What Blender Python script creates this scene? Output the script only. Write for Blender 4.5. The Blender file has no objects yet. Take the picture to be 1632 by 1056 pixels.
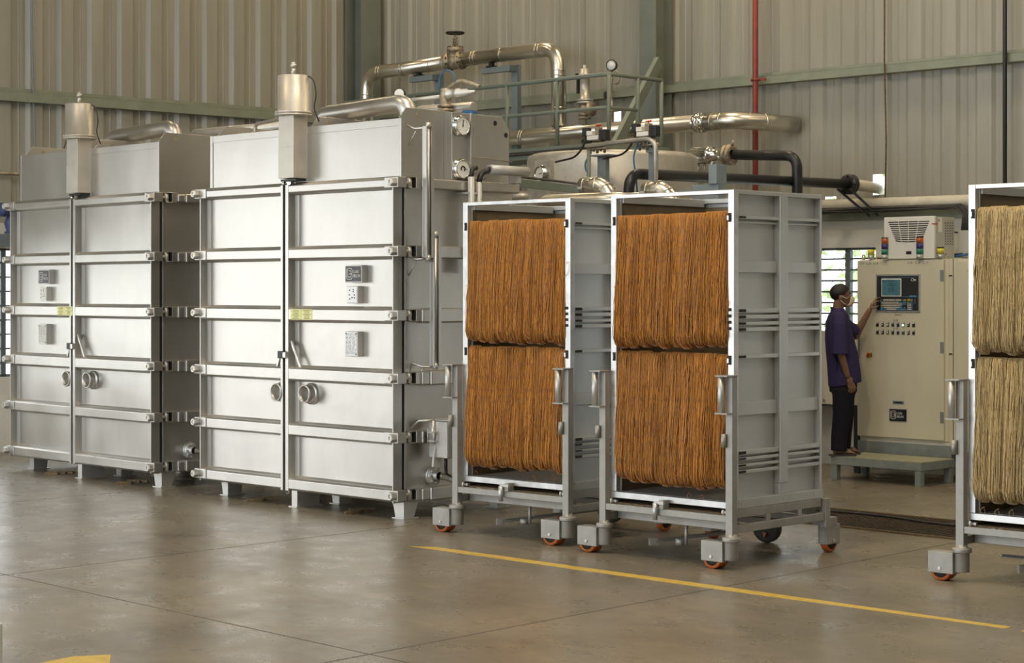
import bpy, bmesh, math, random
import numpy as np
from mathutils import Vector, Matrix
random.seed(7); rng = np.random.default_rng(7)
scene = bpy.context.scene
COL = scene.collection
PI = math.pi

# ------------------------------------------------------------------ materials
def newmat(name):
    m = bpy.data.materials.new(name); m.use_nodes = True
    nt = m.node_tree
    return m, nt, nt.nodes['Principled BSDF']

def N(nt, t, **kw):
    n = nt.nodes.new(t)
    for k, v in kw.items():
        if k in n.inputs: n.inputs[k].default_value = v
        else: setattr(n, k, v)
    return n

def mixc(nt, fac, a, b, blend='MIX'):
    n = nt.nodes.new('ShaderNodeMix'); n.data_type = 'RGBA'; n.blend_type = blend
    for i, v in ((0, fac), (6, a), (7, b)):
        if hasattr(v, 'is_linked'): nt.links.new(v, n.inputs[i])
        else: n.inputs[i].default_value = v if i == 0 else (*v, 1) if len(v) == 3 else v
    return n.outputs[2]

def ramp(nt, src, stops):
    r = nt.nodes.new('ShaderNodeValToRGB'); nt.links.new(src, r.inputs[0])
    e = r.color_ramp.elements
    while len(e) < len(stops): e.new(0.5)
    for i, (p, c) in enumerate(stops):
        e[i].position = p; e[i].color = (c, c, c, 1) if isinstance(c, (int, float)) else (*c, 1)
    return r.outputs[0]

def coords(nt, scale=(1, 1, 1), kind='Object'):
    tc = nt.nodes.new('ShaderNodeTexCoord'); mp = nt.nodes.new('ShaderNodeMapping')
    nt.links.new(tc.outputs[kind], mp.inputs[0]); mp.inputs['Scale'].default_value = scale
    return mp.outputs[0]

def noise(nt, vec, scale, detail=4, rough=0.55):
    n = N(nt, 'ShaderNodeTexNoise', Scale=scale, Detail=detail, Roughness=rough)
    nt.links.new(vec, n.inputs['Vector']); return n.outputs['Fac']

def bump(nt, bsdf, src, strength, dist=0.01):
    b = N(nt, 'ShaderNodeBump', Strength=strength, Distance=dist)
    nt.links.new(src, b.inputs['Height']); nt.links.new(b.outputs[0], bsdf.inputs['Normal'])

def plain(name, c, rough=0.5, metal=0.0, var=0.12, vscale=6.0, spots=None, rvar=0.08, emit=None, estr=1.0, stretch=(1, 1, 1)):
    m, nt, b = newmat(name)
    v = coords(nt, stretch)
    n1 = noise(nt, v, vscale, 6)
    lo = tuple(x * (1 - var) for x in c); hi = tuple(min(1, x * (1 + var)) for x in c)
    col = ramp(nt, n1, [(0.3, lo), (0.7, hi)])
    if spots:
        sp_c, sp_scale, sp_lo, sp_hi = spots
        n2 = noise(nt, coords(nt), sp_scale, 8, 0.7)
        col = mixc(nt, ramp(nt, n2, [(sp_lo, 0.0), (sp_hi, 1.0)]), col, sp_c)
    nt.links.new(col, b.inputs['Base Color'])
    b.inputs['Metallic'].default_value = metal
    r = ramp(nt, n1, [(0.2, max(0.02, rough - rvar)), (0.8, min(1, rough + rvar))])
    nt.links.new(r, b.inputs['Roughness'])
    if emit:
        b.inputs['Emission Color'].default_value = (*emit, 1); b.inputs['Emission Strength'].default_value = estr
    return m

M = {}
M['stainless'] = plain('brushed_stainless_steel', (0.56, 0.54, 0.505), 0.38, 0.92, 0.13, 1.6, ((0.36, 0.33, 0.28), 60, 0.69, 0.78), 0.08, stretch=(1, 1, 0.45))
M['duct_steel'] = plain('weathered_duct_steel', (0.58, 0.54, 0.47), 0.45, 0.6, 0.10, 7, ((0.30, 0.25, 0.18), 45, 0.64, 0.76), 0.07)
def wavy(k, sc, st):
    nt = M[k].node_tree; bump(nt, nt.nodes['Principled BSDF'], noise(nt, coords(nt), sc, 3, 0.5), st, 0.05)
wavy('stainless', 2.6, 0.10)
M['steel_plain'] = plain('mill_finish_steel', (0.60, 0.585, 0.55), 0.46, 0.78, 0.14, 3.0, ((0.40, 0.36, 0.29), 40, 0.62, 0.76))
M['bright'] = plain('polished_bright_steel', (0.66, 0.66, 0.65), 0.36, 0.9, 0.14, 10, ((0.40, 0.38, 0.35), 40, 0.58, 0.72), 0.12)
M['cart'] = plain('satin_cart_steel', (0.54, 0.545, 0.53), 0.45, 0.7, 0.08, 2.0, ((0.30, 0.28, 0.24), 90, 0.70, 0.78))
M['trolley'] = plain('dusty_trolley_steel', (0.36, 0.345, 0.315), 0.52, 0.6, 0.14, 9, ((0.20, 0.12, 0.07), 70, 0.63, 0.74))
M['yarn_reflect'] = plain('yarn_reflection_inner_steel', (0.20, 0.155, 0.095), 0.5, 0.4, 0.2, 5)  # brown of reflected yarn and interior shade, painted as the base colour
M['chrome'] = plain('chrome', (0.78, 0.76, 0.72), 0.16, 1.0, 0.06, 9)
M['alu_jacket'] = plain('aluminium_jacket', (0.70, 0.66, 0.58), 0.30, 1.0, 0.05, 3, ((0.48, 0.38, 0.22), 7, 0.66, 0.84), 0.04)
M['old_steel'] = plain('weathered_tank_steel', (0.56, 0.53, 0.47), 0.45, 0.65, 0.2, 4, ((0.30, 0.25, 0.17), 30, 0.60, 0.75))
M['bronze'] = plain('weathered_valve_metal', (0.40, 0.34, 0.25), 0.5, 0.7, 0.3, 22, ((0.18, 0.12, 0.07), 50, 0.55, 0.7))
M['black_pipe'] = plain('black_coated_pipe', (0.018, 0.018, 0.020), 0.38, 0.0, 0.3, 12, ((0.07, 0.065, 0.055), 30, 0.62, 0.8))
M['black'] = plain('black_plastic', (0.02, 0.02, 0.021), 0.45)
M['dark_gap'] = plain('black_parts_and_gap_shade', (0.012, 0.012, 0.012), 0.7)  # matte black fittings, also the shade painted into slots and gaps
M['column'] = plain('grey_green_paint', (0.17, 0.19, 0.165), 0.5, 0.0, 0.12, 3, ((0.10, 0.10, 0.08), 20, 0.62, 0.78))
M['girt'] = plain('pale_green_primer', (0.25, 0.27, 0.205), 0.5, 0.0, 0.12, 5, ((0.20, 0.16, 0.09), 25, 0.64, 0.76))
M['rail_paint'] = plain('railing_paint', (0.17, 0.20, 0.165), 0.45, 0.0, 0.1, 6)
M['support_grey'] = plain('blue_grey_paint', (0.21, 0.25, 0.27), 0.5, 0.0, 0.1, 6)
M['cabinet'] = plain('beige_cabinet_paint', (0.66, 0.615, 0.46), 0.42, 0.0, 0.04, 2)
M['cream'] = plain('cream_panel_paint', (0.68, 0.63, 0.48), 0.5, 0.0, 0.06, 3)
M['white_plastic'] = plain('off_white_plastic', (0.80, 0.78, 0.71), 0.4, 0.0, 0.03, 3)
M['grey_plastic'] = plain('light_grey_plastic', (0.48, 0.47, 0.42), 0.45, 0.0, 0.04, 3)
M['plaster'] = plain('white_plaster', (0.75, 0.715, 0.64), 0.8, 0.0, 0.08, 2.5, ((0.36, 0.30, 0.22), 14, 0.64, 0.8))
M['red'] = plain('red_oxide_paint', (0.27, 0.045, 0.03), 0.45, 0.0, 0.2, 8)
M['plate_black'] = plain('black_name_plate', (0.018, 0.018, 0.02), 0.35)
M['plate_metal'] = plain('etched_data_plate', (0.55, 0.55, 0.54), 0.38, 0.7, 0.1, 40)
M['letter'] = plain('pale_lettering', (0.62, 0.62, 0.60), 0.4, 0.0)
M['letter_dark'] = plain('dark_print', (0.06, 0.055, 0.05), 0.6)
M['letter_red'] = plain('red_stencil_print', (0.25, 0.04, 0.02), 0.6)
M['sticker'] = plain('yellow_sticker', (0.82, 0.78, 0.33), 0.5, 0.0, 0.05)
M['gauge_face'] = plain('white_gauge_face', (0.82, 0.82, 0.80), 0.5, 0.0, 0.02)
M['orange_tyre'] = plain('orange_polyurethane', (0.50, 0.12, 0.02), 0.45, 0.0, 0.25, 14, ((0.10, 0.06, 0.03), 25, 0.5, 0.7))
M['wheel_core'] = plain('dark_wheel_core', (0.05, 0.045, 0.035), 0.6, 0.0, 0.2)
M['navy'] = None
M['navy'] = plain('navy_shirt_cotton', (0.040, 0.033, 0.092), 0.85, 0.0, 0.12, 22)
M['trouser'] = plain('black_trouser_cotton', (0.014, 0.013, 0.02), 0.85, 0.0, 0.15, 18)
M['skin'] = plain('brown_skin', (0.19, 0.098, 0.055), 0.48, 0.0, 0.08, 14)
M['hair'] = plain('black_hair', (0.010, 0.009, 0.009), 0.55, 0.0, 0.3, 60, stretch=(1, 1, 0.3))
M['mask'] = plain('pale_face_mask', (0.66, 0.56, 0.42), 0.8, 0.0, 0.05)
M['sandal'] = plain('grey_rubber_sandal', (0.05, 0.05, 0.052), 0.7)
M['blue_motor'] = plain('blue_motor_paint', (0.05, 0.07, 0.17), 0.45, 0.0, 0.15, 8)
M['blue_hose'] = plain('blue_hose', (0.03, 0.13, 0.30), 0.5)
M['yellow_paint'] = None
M['screen'] = plain('teal_display', (0.05, 0.12, 0.14), 0.25, 0.0, 0.1, 30, emit=(0.10, 0.24, 0.28), estr=0.12)
M['screen_line'] = plain('display_text_line', (0.02, 0.05, 0.06), 0.3)
M['key_white'] = plain('ivory_keys', (0.66, 0.62, 0.54), 0.5)
M['key_blue'] = plain('blue_keys', (0.09, 0.30, 0.52), 0.5)
M['key_yellow'] = plain('yellow_keys', (0.62, 0.45, 0.03), 0.5)
M['led_green'] = plain('lit_green_lamp', (0.5, 0.8, 0.6), 0.3, emit=(0.55, 1.0, 0.75), estr=1.2)
M['lens_cream'] = plain('cream_lamp_lens', (0.62, 0.56, 0.28), 0.35)
M['lens_blue'] = plain('dark_blue_lens', (0.02, 0.02, 0.09), 0.35)
M['lens_green'] = plain('dark_green_lens', (0.02, 0.09, 0.06), 0.35)
M['tower_orange'] = plain('orange_lens', (0.42, 0.10, 0.02), 0.25)
M['tower_blue'] = plain('violet_blue_lens', (0.04, 0.03, 0.17), 0.25)
M['tower_green'] = plain('green_lens', (0.02, 0.19, 0.12), 0.25)
M['beacon_yellow'] = plain('yellow_lens', (0.62, 0.56, 0.04), 0.25)
M['switch_red'] = plain('red_switch', (0.50, 0.05, 0.02), 0.4)
M['switch_yellow'] = plain('yellow_switch_plate', (0.65, 0.45, 0.02), 0.4)
M['platform'] = plain('platform_paint', (0.22, 0.25, 0.24), 0.55, 0.0, 0.15, 8, ((0.30, 0.26, 0.18), 10, 0.55, 0.75))
M['tread'] = plain('olive_tread_plate', (0.30, 0.29, 0.20), 0.6, 0.0, 0.2, 14)
M['grate'] = plain('rusty_grating', (0.075, 0.052, 0.032), 0.6, 0.4, 0.4, 30)
M['wood'] = plain('weathered_wood_scrap', (0.13, 0.085, 0.04), 0.8, 0.0, 0.4, 30)
M['bark'] = plain('brown_debris', (0.16, 0.07, 0.03), 0.8, 0.0, 0.4, 40)
M['leaf'] = plain('green_leaves', (0.55, 0.72, 0.36), 0.55, 0.0, 0.5, 3)
M['ground'] = plain('pale_dry_ground', (0.55, 0.52, 0.45), 0.9, 0.0, 0.15, 0.6)
M['roof'] = plain('roof_sheet_inner_face', (0.40, 0.40, 0.37), 0.6, 0.0, 0.08, 1)
M['window_frame'] = plain('grey_window_frame', (0.13, 0.15, 0.16), 0.5)
M['conduit'] = plain('pale_grey_conduit', (0.50, 0.50, 0.48), 0.4, 0.2, 0.05)
M['white_pvc'] = plain('dirty_white_pvc', (0.60, 0.56, 0.46), 0.5, 0.0, 0.15, 5, ((0.30, 0.24, 0.15), 18, 0.60, 0.78))
M['cable'] = plain('grey_black_cables', (0.035, 0.032, 0.028), 0.6, 0.0, 0.4, 12)

for k_ in ('navy', 'trouser', 'mask'): M[k_].node_tree.nodes['Principled BSDF'].inputs['Specular IOR Level'].default_value = 0.12
# corrugated cladding paint, streaked by dust
def cladding_mat():
    m, nt, b = newmat('cream_cladding_sheet')
    n1 = noise(nt, coords(nt, (1, 1, 0.12)), 5.0, 6, 0.6)
    col = ramp(nt, n1, [(0.30, (0.30, 0.285, 0.235)), (0.70, (0.37, 0.355, 0.30))])
    n2 = noise(nt, coords(nt, (1, 1, 0.06)), 9.0, 5, 0.7)
    col = mixc(nt, ramp(nt, n2, [(0.60, 0.0), (0.78, 0.6)]), col, (0.27, 0.21, 0.115))
    n3 = noise(nt, coords(nt), 70, 2, 0.5)
    col = mixc(nt, ramp(nt, n3, [(0.74, 0.0), (0.80, 0.6)]), col, (0.14, 0.11, 0.07))
    nt.links.new(col, b.inputs['Base Color']); b.inputs['Roughness'].default_value = 0.36
    return m
M['cladding'] = cladding_mat()

def floor_mat():
    m, nt, b = newmat('polished_stained_concrete')
    w = coords(nt)
    n1 = noise(nt, w, 0.9, 9, 0.62)
    col = ramp(nt, n1, [(0.28, (0.135, 0.113, 0.080)), (0.50, (0.205, 0.172, 0.123)), (0.74, (0.285, 0.243, 0.175))])
    n2 = noise(nt, coords(nt, (1.0, 1.0, 1)), 3.6, 10, 0.68)
    col = mixc(nt, ramp(nt, n2, [(0.46, 0.0), (0.74, 0.65)]), col, (0.100, 0.092, 0.078))
    mp = nt.nodes.new('ShaderNodeMapping'); tc = nt.nodes.new('ShaderNodeTexCoord')
    nt.links.new(tc.outputs['Object'], mp.inputs[0]); mp.inputs['Rotation'].default_value = (0, 0, PI / 4); mp.inputs['Scale'].default_value = (0.8, 2.6, 1)
    n3 = noise(nt, mp.outputs[0], 2.1, 8, 0.66)
    col = mixc(nt, ramp(nt, n3, [(0.52, 0.0), (0.70, 0.55)]), col, (0.30, 0.232, 0.145))
    n6 = noise(nt, mp.outputs[0], 9.0, 8, 0.75)
    col = mixc(nt, ramp(nt, n6, [(0.48, 0.0), (0.70, 0.45)]), col, (0.085, 0.076, 0.062))
    n5 = noise(nt, w, 11, 8, 0.7)
    col = mixc(nt, ramp(nt, n5, [(0.66, 0.0), (0.80, 0.4)]), col, (0.10, 0.088, 0.072))
    nt.links.new(col, b.inputs['Base Color'])
    n4 = noise(nt, w, 3.0, 5, 0.6)
    r = ramp(nt, n4, [(0.3, 0.23), (0.75, 0.40)])
    nt.links.new(r, b.inputs['Roughness'])
    b.inputs['Specular IOR Level'].default_value = 0.5
    bump(nt, b, n4, 0.025, 0.02)
    return m
M['floor'] = floor_mat()

def yellow_line_mat():
    m, nt, b = newmat('worn_yellow_floor_paint')
    n1 = noise(nt, coords(nt), 14, 8, 0.7)
    col = ramp(nt, n1, [(0.30, (0.40, 0.27, 0.07)), (0.48, (0.58, 0.39, 0.06)), (0.7, (0.64, 0.44, 0.07))])
    nt.links.new(col, b.inputs['Base Color']); b.inputs['Roughness'].default_value = 0.4
    n2 = noise(nt, coords(nt), 5.5, 9, 0.75)
    a = ramp(nt, n2, [(0.30, 0.0), (0.36, 1.0)])
    nt.links.new(a, b.inputs['Alpha'])
    return m
M['yellow_paint'] = yellow_line_mat()

def yarn_mat(name, c, dark):
    m, nt, b = newmat(name)
    at = nt.nodes.new('ShaderNodeAttribute'); at.attribute_name = 'tone'
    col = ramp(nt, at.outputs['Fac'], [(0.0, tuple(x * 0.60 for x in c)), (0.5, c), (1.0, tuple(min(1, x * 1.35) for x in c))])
    n = noise(nt, coords(nt, (1, 1, 0.30)), 120, 3, 0.6)
    col = mixc(nt, ramp(nt, n, [(0.52, 0.0), (0.62, 0.75)]), col, dark)
    nt.links.new(col, b.inputs['Base Color'])
    b.inputs['Roughness'].default_value = 0.75
    b.inputs['Sheen Weight'].default_value = 0.15
    return m
M['yarn_orange'] = yarn_mat('orange_brown_coir_yarn', (0.47, 0.190, 0.018), (0.15, 0.065, 0.050))
M['yarn_beige'] = yarn_mat('straw_coir_yarn', (0.54, 0.40, 0.185), (0.24, 0.16, 0.09))

def glass_mat():
    m, nt, b = newmat('clear_window_glass')
    b.inputs['Base Color'].default_value = (0.95, 0.98, 1, 1); b.inputs['Roughness'].default_value = 0.02
    b.inputs['Transmission Weight'].default_value = 1.0; b.inputs['IOR'].default_value = 1.02
    return m
M['glass'] = glass_mat()

# ------------------------------------------------------------------ mesh builder
class MB:
    def __init__(s): s.v = []; s.f = []; s.sm = []; s.tone = None
    def add(s, vs, fs, smooth=False):
        o = len(s.v); s.v += [tuple(p) for p in vs]
        s.f += [tuple(i + o for i in f) for f in fs]; s.sm += [smooth] * len(fs); return s
    def box(s, x0, x1, y0, y1, z0, z1):
        vs = [(x, y, z) for z in (z0, z1) for y in (y0, y1) for x in (x0, x1)]
        return s.add(vs, [(0, 2, 3, 1), (4, 5, 7, 6), (0, 1, 5, 4), (2, 6, 7, 3), (0, 4, 6, 2), (1, 3, 7, 5)])
    def bar(s, p0, p1, w, h, up=(0, 0, 1)):
        p0, p1 = Vector(p0), Vector(p1); d = (p1 - p0).normalized(); u = Vector(up)
        if abs(d.dot(u)) > 0.98: u = Vector((0, 1, 0))
        a = d.cross(u).normalized(); b = a.cross(d).normalized()
        vs = [p + a * (i * w / 2) + b * (j * h / 2) for p in (p0, p1) for j in (-1, 1) for i in (-1, 1)]
        return s.add(vs, [(0, 1, 3, 2), (4, 6, 7, 5), (0, 4, 5, 1), (2, 3, 7, 6), (0, 2, 6, 4), (1, 5, 7, 3)])
    def tube(s, pts, r, n=12, caps=True, closed=False, fillet=0.0, fs=6):
        pts = [Vector(p) for p in pts]
        if fillet > 0 and not closed:
            out = [pts[0]]
            for i in range(1, len(pts) - 1):
                a, p, b = pts[i - 1], pts[i], pts[i + 1]
                fl = min(fillet, (a - p).length * 0.49, (b - p).length * 0.49)
                q0 = p + (a - p).normalized() * fl; q1 = p + (b - p).normalized() * fl
                for k in range(fs + 1):
                    t = k / fs; out.append(q0 * (1 - t) ** 2 + p * 2 * t * (1 - t) + q1 * t * t)
            out.append(pts[-1]); pts = out
        m = len(pts); rs = r if isinstance(r, (list, tuple)) else [r] * m
        if len(rs) != m: rs = [rs[0]] * m
        tang = []
        for i in range(m):
            if closed: t = pts[(i + 1) % m] - pts[i - 1]
            else: t = pts[min(i + 1, m - 1)] - pts[max(i - 1, 0)]
            tang.append(t.normalized() if t.length > 1e-9 else Vector((0, 0, 1)))
        u = tang[0].orthogonal().normalized(); vs = []
        for i in range(m):
            t = tang[i]; u = (u - t * u.dot(t)); u = u.normalized() if u.length > 1e-6 else t.orthogonal().normalized()
            w = t.cross(u)
            for k in range(n):
                a = 2 * PI * k / n; vs.append(pts[i] + (u * math.cos(a) + w * math.sin(a)) * rs[i])
        fs_ = []
        for i in range(m if closed else m - 1):
            j = (i + 1) % m
            for k in range(n):
                k2 = (k + 1) % n; fs_.append((i * n + k, i * n + k2, j * n + k2, j * n + k))
        o = len(s.v); s.add(vs, fs_, True)
        if caps and not closed:
            s.f.append(tuple(o + k for k in range(n))[::-1]); s.sm.append(False)
            s.f.append(tuple(o + (m - 1) * n + k for k in range(n))); s.sm.append(False)
        return s
    def cyl(s, p0, p1, r, r1=None, n=20):
        return s.tube([p0, p1], [r, r if r1 is None else r1], n)
    def lathe(s, o, axis, prof, n=24, smooth=True):
        o = Vector(o); t = Vector(axis).normalized(); u = t.orthogonal().normalized(); w = t.cross(u); vs = []
        for (r, h) in prof:
            for k in range(n):
                a = 2 * PI * k / n; vs.append(o + t * h + (u * math.cos(a) + w * math.sin(a)) * r)
        fs = []
        for i in range(len(prof) - 1):
            for k in range(n):
                k2 = (k + 1) % n; fs.append((i * n + k, i * n + k2, (i + 1) * n + k2, (i + 1) * n + k))
        return s.add(vs, fs, smooth)
    def prism(s, poly, axis, a, b, smooth=False):
        # poly in the two other axes (x: yz, y: xz, z: xy)
        def P(p, c):
            return {'x': (c, p[0], p[1]), 'y': (p[0], c, p[1]), 'z': (p[0], p[1], c)}[axis]
        n = len(poly); vs = [P(p, a) for p in poly] + [P(p, b) for p in poly]
        fs = [tuple(range(n))[::-1], tuple(range(n, 2 * n))]
        s.add(vs, fs, False)
        o = len(s.v) - 2 * n
        for i in range(n):
            j = (i + 1) % n; s.f.append((o + i, o + j, o + n + j, o + n + i)); s.sm.append(smooth)
        return s
    def ball(s, c, r, n=14, m=9, rot=None):
        c = Vector(c); r = Vector((r, r, r)) if isinstance(r, (int, float)) else Vector(r); vs = []; fs = []
        for i in range(m + 1):
            th = PI * i / m
            for k in range(n):
                ph = 2 * PI * k / n
                p = Vector((r.x * math.sin(th) * math.cos(ph), r.y * math.sin(th) * math.sin(ph), r.z * math.cos(th)))
                if rot: p = rot @ p
                vs.append(c + p)
        for i in range(m):
            for k in range(n):
                k2 = (k + 1) % n; fs.append((i * n + k, (i + 1) * n + k, (i + 1) * n + k2, i * n + k2))
        return s.add(vs, fs, True)
    def capsule(s, a, b, ra, rb, n=12):
        a, b = Vector(a), Vector(b); d = (b - a); L = d.length; t = d / L if L > 1e-6 else Vector((0, 0, 1))
        prof = [(max(1e-4, ra * math.sin(q)), -ra * math.cos(q)) for q in np.linspace(0.05, PI / 2, 5)]
        prof += [(max(1e-4, rb * math.cos(q)), L + rb * math.sin(q)) for q in np.linspace(0, PI / 2 - 0.05, 5)]
        o = len(s.v); s.lathe(a, t, prof, n)
        s.f.append(tuple(o + k for k in range(n))[::-1]); s.sm.append(True)
        e = len(s.v) - n; s.f.append(tuple(e + k for k in range(n))); s.sm.append(True)
        return s
    def build(s, name, mat, parent=None, bevel=0.0, recalc=True, loc=None, rotz=0.0):
        me = bpy.data.meshes.new(name); me.from_pydata(s.v, [], s.f); 
        me.polygons.foreach_set('use_smooth', s.sm)
        if recalc:
            bm = bmesh.new(); bm.from_mesh(me); bmesh.ops.recalc_face_normals(bm, faces=bm.faces); bm.to_mesh(me); bm.free()
        if isinstance(mat, str): mat = M[mat]
        me.materials.append(mat); me.update()
        o = bpy.data.objects.new(name, me); COL.objects.link(o)
        if parent: o.parent = parent
        if loc is not None: o.location = loc
        if rotz: o.rotation_euler = (0, 0, rotz)
        if bevel > 0:
            bv = o.modifiers.new('bevel', 'BEVEL'); bv.width = bevel; bv.segments = 2; bv.limit_method = 'ANGLE'; bv.angle_limit = 0.6; bv.harden_normals = False
        return o

def tag(o, label, cat, group=None):
    o['label'] = label; o['category'] = cat
    if group: o['group'] = group
    return o
def thing(name, label, cat, loc=(0, 0, 0), rotz=0.0, group=None):
    o = bpy.data.objects.new(name, None); COL.objects.link(o); o.location = loc; o.rotation_euler = (0, 0, rotz)
    o.empty_display_size = 0.1
    return tag(o, label, cat, group)
def struct(o):
    o['kind'] = 'structure'; return o
def dup(root, loc, rotz=None, label=None):
    r = root.copy(); COL.objects.link(r); r.location = loc
    if rotz is not None: r.rotation_euler = (0, 0, rotz)
    if label: r['label'] = label
    for ch in list(root.children):
        c = ch.copy(); COL.objects.link(c); c.parent = r
        for g in list(ch.children):
            d = g.copy(); COL.objects.link(d); d.parent = c
    return r

_tcache = {}
def text_mesh(name, lines, size, mat, parent, loc, rot=(PI / 2, 0, 0), depth=0.002, align='LEFT', spacing=1.0, sx=1.0):
    cu = bpy.data.curves.new('t', 'FONT'); cu.body = lines; cu.size = size; cu.extrude = depth; cu.align_x = align; cu.space_line = spacing
    t = bpy.data.objects.new('t', cu); COL.objects.link(t)
    dg = bpy.context.evaluated_depsgraph_get(); dg.update()
    me = bpy.data.meshes.new_from_object(t.evaluated_get(dg)); me.name = name
    bpy.data.objects.remove(t); bpy.data.curves.remove(cu)
    me.transform(Matrix.Diagonal((sx, 1, 1, 1)))
    me.materials.clear(); me.materials.append(M[mat])
    o = bpy.data.objects.new(name, me); COL.objects.link(o); o.parent = parent; o.location = loc; o.rotation_euler = rot
    return o

# ------------------------------------------------------------------ camera
cam = bpy.data.cameras.new('camera'); co = bpy.data.objects.new('camera', cam); COL.objects.link(co)
co.location = (0, 0, 1.86); co.rotation_euler = (PI / 2, 0, PI / 4)
cam.sensor_width = 36; cam.lens = 36 * 3000 / 1632; cam.shift_y = (462 - 528) / 1632; cam.clip_end = 200; cam.clip_start = 0.05
scene.camera = co

# ------------------------------------------------------------------ setting
LW0 = Vector((-19.43, 11.16)); LWD = Vector((0.0576, 0.9983)); LWN = Vector((0.9983, -0.0576))   # left wall: origin, direction, inward normal
BW0 = Vector((-19.13, 16.385)); BWD = Vector((0.99928, 0.038)); BWN = Vector((0.038, -0.99928))

MB().box(-26, 12, -16, 17.4, -0.2, 0).build('floor', 'floor')
struct(bpy.data.objects['floor'])

def grid_wall(name, o, d, nrm, s0, s1, z0, z1, thick, holes, mat):
    ss = sorted({s0, s1, *[h[0] for h in holes], *[h[1] for h in holes]}); zs = sorted({z0, z1, *[h[2] for h in holes], *[h[3] for h in holes]})
    b = MB()
    for i in range(len(ss) - 1):
        for j in range(len(zs) - 1):
            cs, cz = (ss[i] + ss[i + 1]) / 2, (zs[j] + zs[j + 1]) / 2
            if any(h[0] < cs < h[1] and h[2] < cz < h[3] for h in holes): continue
            pts = []
            for z in (zs[j], zs[j + 1]):
                for t in (0, -thick):
                    for s_ in (ss[i], ss[i + 1]):
                        p = o + d * s_ + nrm * t; pts.append((p.x, p.y, z))
            b.add(pts, [(0, 1, 3, 2), (4, 6, 7, 5), (0, 4, 5, 1), (2, 3, 7, 6), (0, 2, 6, 4), (1, 5, 7, 3)])
    return struct(b.build(name, mat))

def cladding(name, o, d, nrm, s0, s1, z0, z1, parent, holes=(), pitch=0.40, depth=0.050, phase=0.0):
    prof = [(0.0, 0), (0.155, 0), (0.19, -1), (0.265, -1), (0.275, -0.8), (0.285, -1), (0.36, -1), (0.40, 0)]
    def off(s_):
        q = ((s_ + phase) % pitch)
        for (a, fa), (b_, fb) in zip(prof, prof[1:]):
            if a <= q <= b_: return depth * (fa + (fb - fa) * (q - a) / (b_ - a))
        return 0
    ss = {s0, s1}
    k = math.floor((s0 + phase) / pitch)
    while k * pitch - phase < s1:
        for a, _ in prof[:-1]:
            s_ = k * pitch - phase + a
            if s0 < s_ < s1: ss.add(round(s_, 5))
        k += 1
    for h in holes: ss.update((h[0], h[1]))
    ss = sorted(ss); zs = sorted({z0, z1, *[h[2] for h in holes], *[h[3] for h in holes]})
    b = MB(); vs = []
    for z in zs:
        for s_ in ss:
            p = o + d * s_ + nrm * off(s_); vs.append((p.x, p.y, z))
    n = len(ss); fs = []
    for j in range(len(zs) - 1):
        for i in range(n - 1):
            cs, cz = (ss[i] + ss[i + 1]) / 2, (zs[j] + zs[j + 1]) / 2
            if any(h[0] < cs < h[1] and h[2] < cz < h[3] for h in holes): continue
            fs.append((j * n + i, j * n + i + 1, (j + 1) * n + i + 1, (j + 1) * n + i))
    b.add(vs, fs)
    ob = b.build(name, 'cladding', parent, recalc=False)
    sol = ob.modifiers.new('sheet', 'SOLIDIFY'); sol.thickness = 0.003; sol.offset = 0
    return ob

ROOF = 8.6
# left wall: plastered base with louvre windows, ribbed sheets above
lw_holes = [(-1.75, 3.4, 0.86, 2.34), (-4.3, -2.3, 0.86, 2.34), (-9.4, -4.6, 0.0, 4.2)]
wl = grid_wall('wall_left', LW0, LWD, LWN, -16.2, 5.3, 0, 2.62, 0.2, [(a, b_, c, min(d_, 2.63)) for a, b_, c, d_ in lw_holes], 'plaster')
cladding('cladding_sheet', LW0 - LWN * 0.02, LWD, LWN, -16.2, 5.3, 2.45, ROOF + 0.1, wl, [(-9.4, -4.6, 2.44, 4.2)], phase=0.05)
# back wall
def bws(x): return (x - BW0.x) / BWD.x
bw_holes = [(bws(-12.7), bws(-11.28), 1.35, 2.31), (bws(-10.30), bws(-9.2), 1.35, 2.31), (bws(-7.5), bws(-4.5), 1.0, 2.31)]
wb = grid_wall('wall_back', BW0, BWD, BWN, 0, 26, 0, 2.60, 0.2, bw_holes, 'plaster')
cladding('cladding_sheet', BW0 - BWN * 0.02, BWD, BWN, 0, 26, 2.58, ROOF + 0.1, wb,
         depth=0.030, holes=[(bws(-11.345), bws(-11.185), 2.86, 3.075), (bws(-14.86), bws(-14.755), 3.83, 3.96), (bws(-11.93), bws(-11.80), 2.835, 2.862)], phase=0.17)
wr = MB().box(6.5, 6.7, -5.2, 17.4, 0, ROOF).build('wall_right', 'cladding'); struct(wr)
struct(MB().box(-3.5, 6.5, -5.2, -5, 0, ROOF).build('wall_front_blocker', 'cladding'))  # partial wall out of view, added to narrow the front daylight
# roof with open strips, unseen skylights added for daylight on the cabinet
rf = MB()
ys = [-5.2, 3.6, 4.2, 8.8, 10.0, 17.4]
for a, b_ in zip(ys[0::2], ys[1::2]): rf.box(-21, 6.7, a, b_, ROOF, ROOF + 0.1)
for a, b_ in zip(ys[1::2], ys[2::2]): 
    rf.box(-21, -13, a, b_, ROOF, ROOF + 0.1); rf.box(4, 6.7, a, b_, ROOF, ROOF + 0.1)
struct(rf.build('ceiling', 'roof'))

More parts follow.
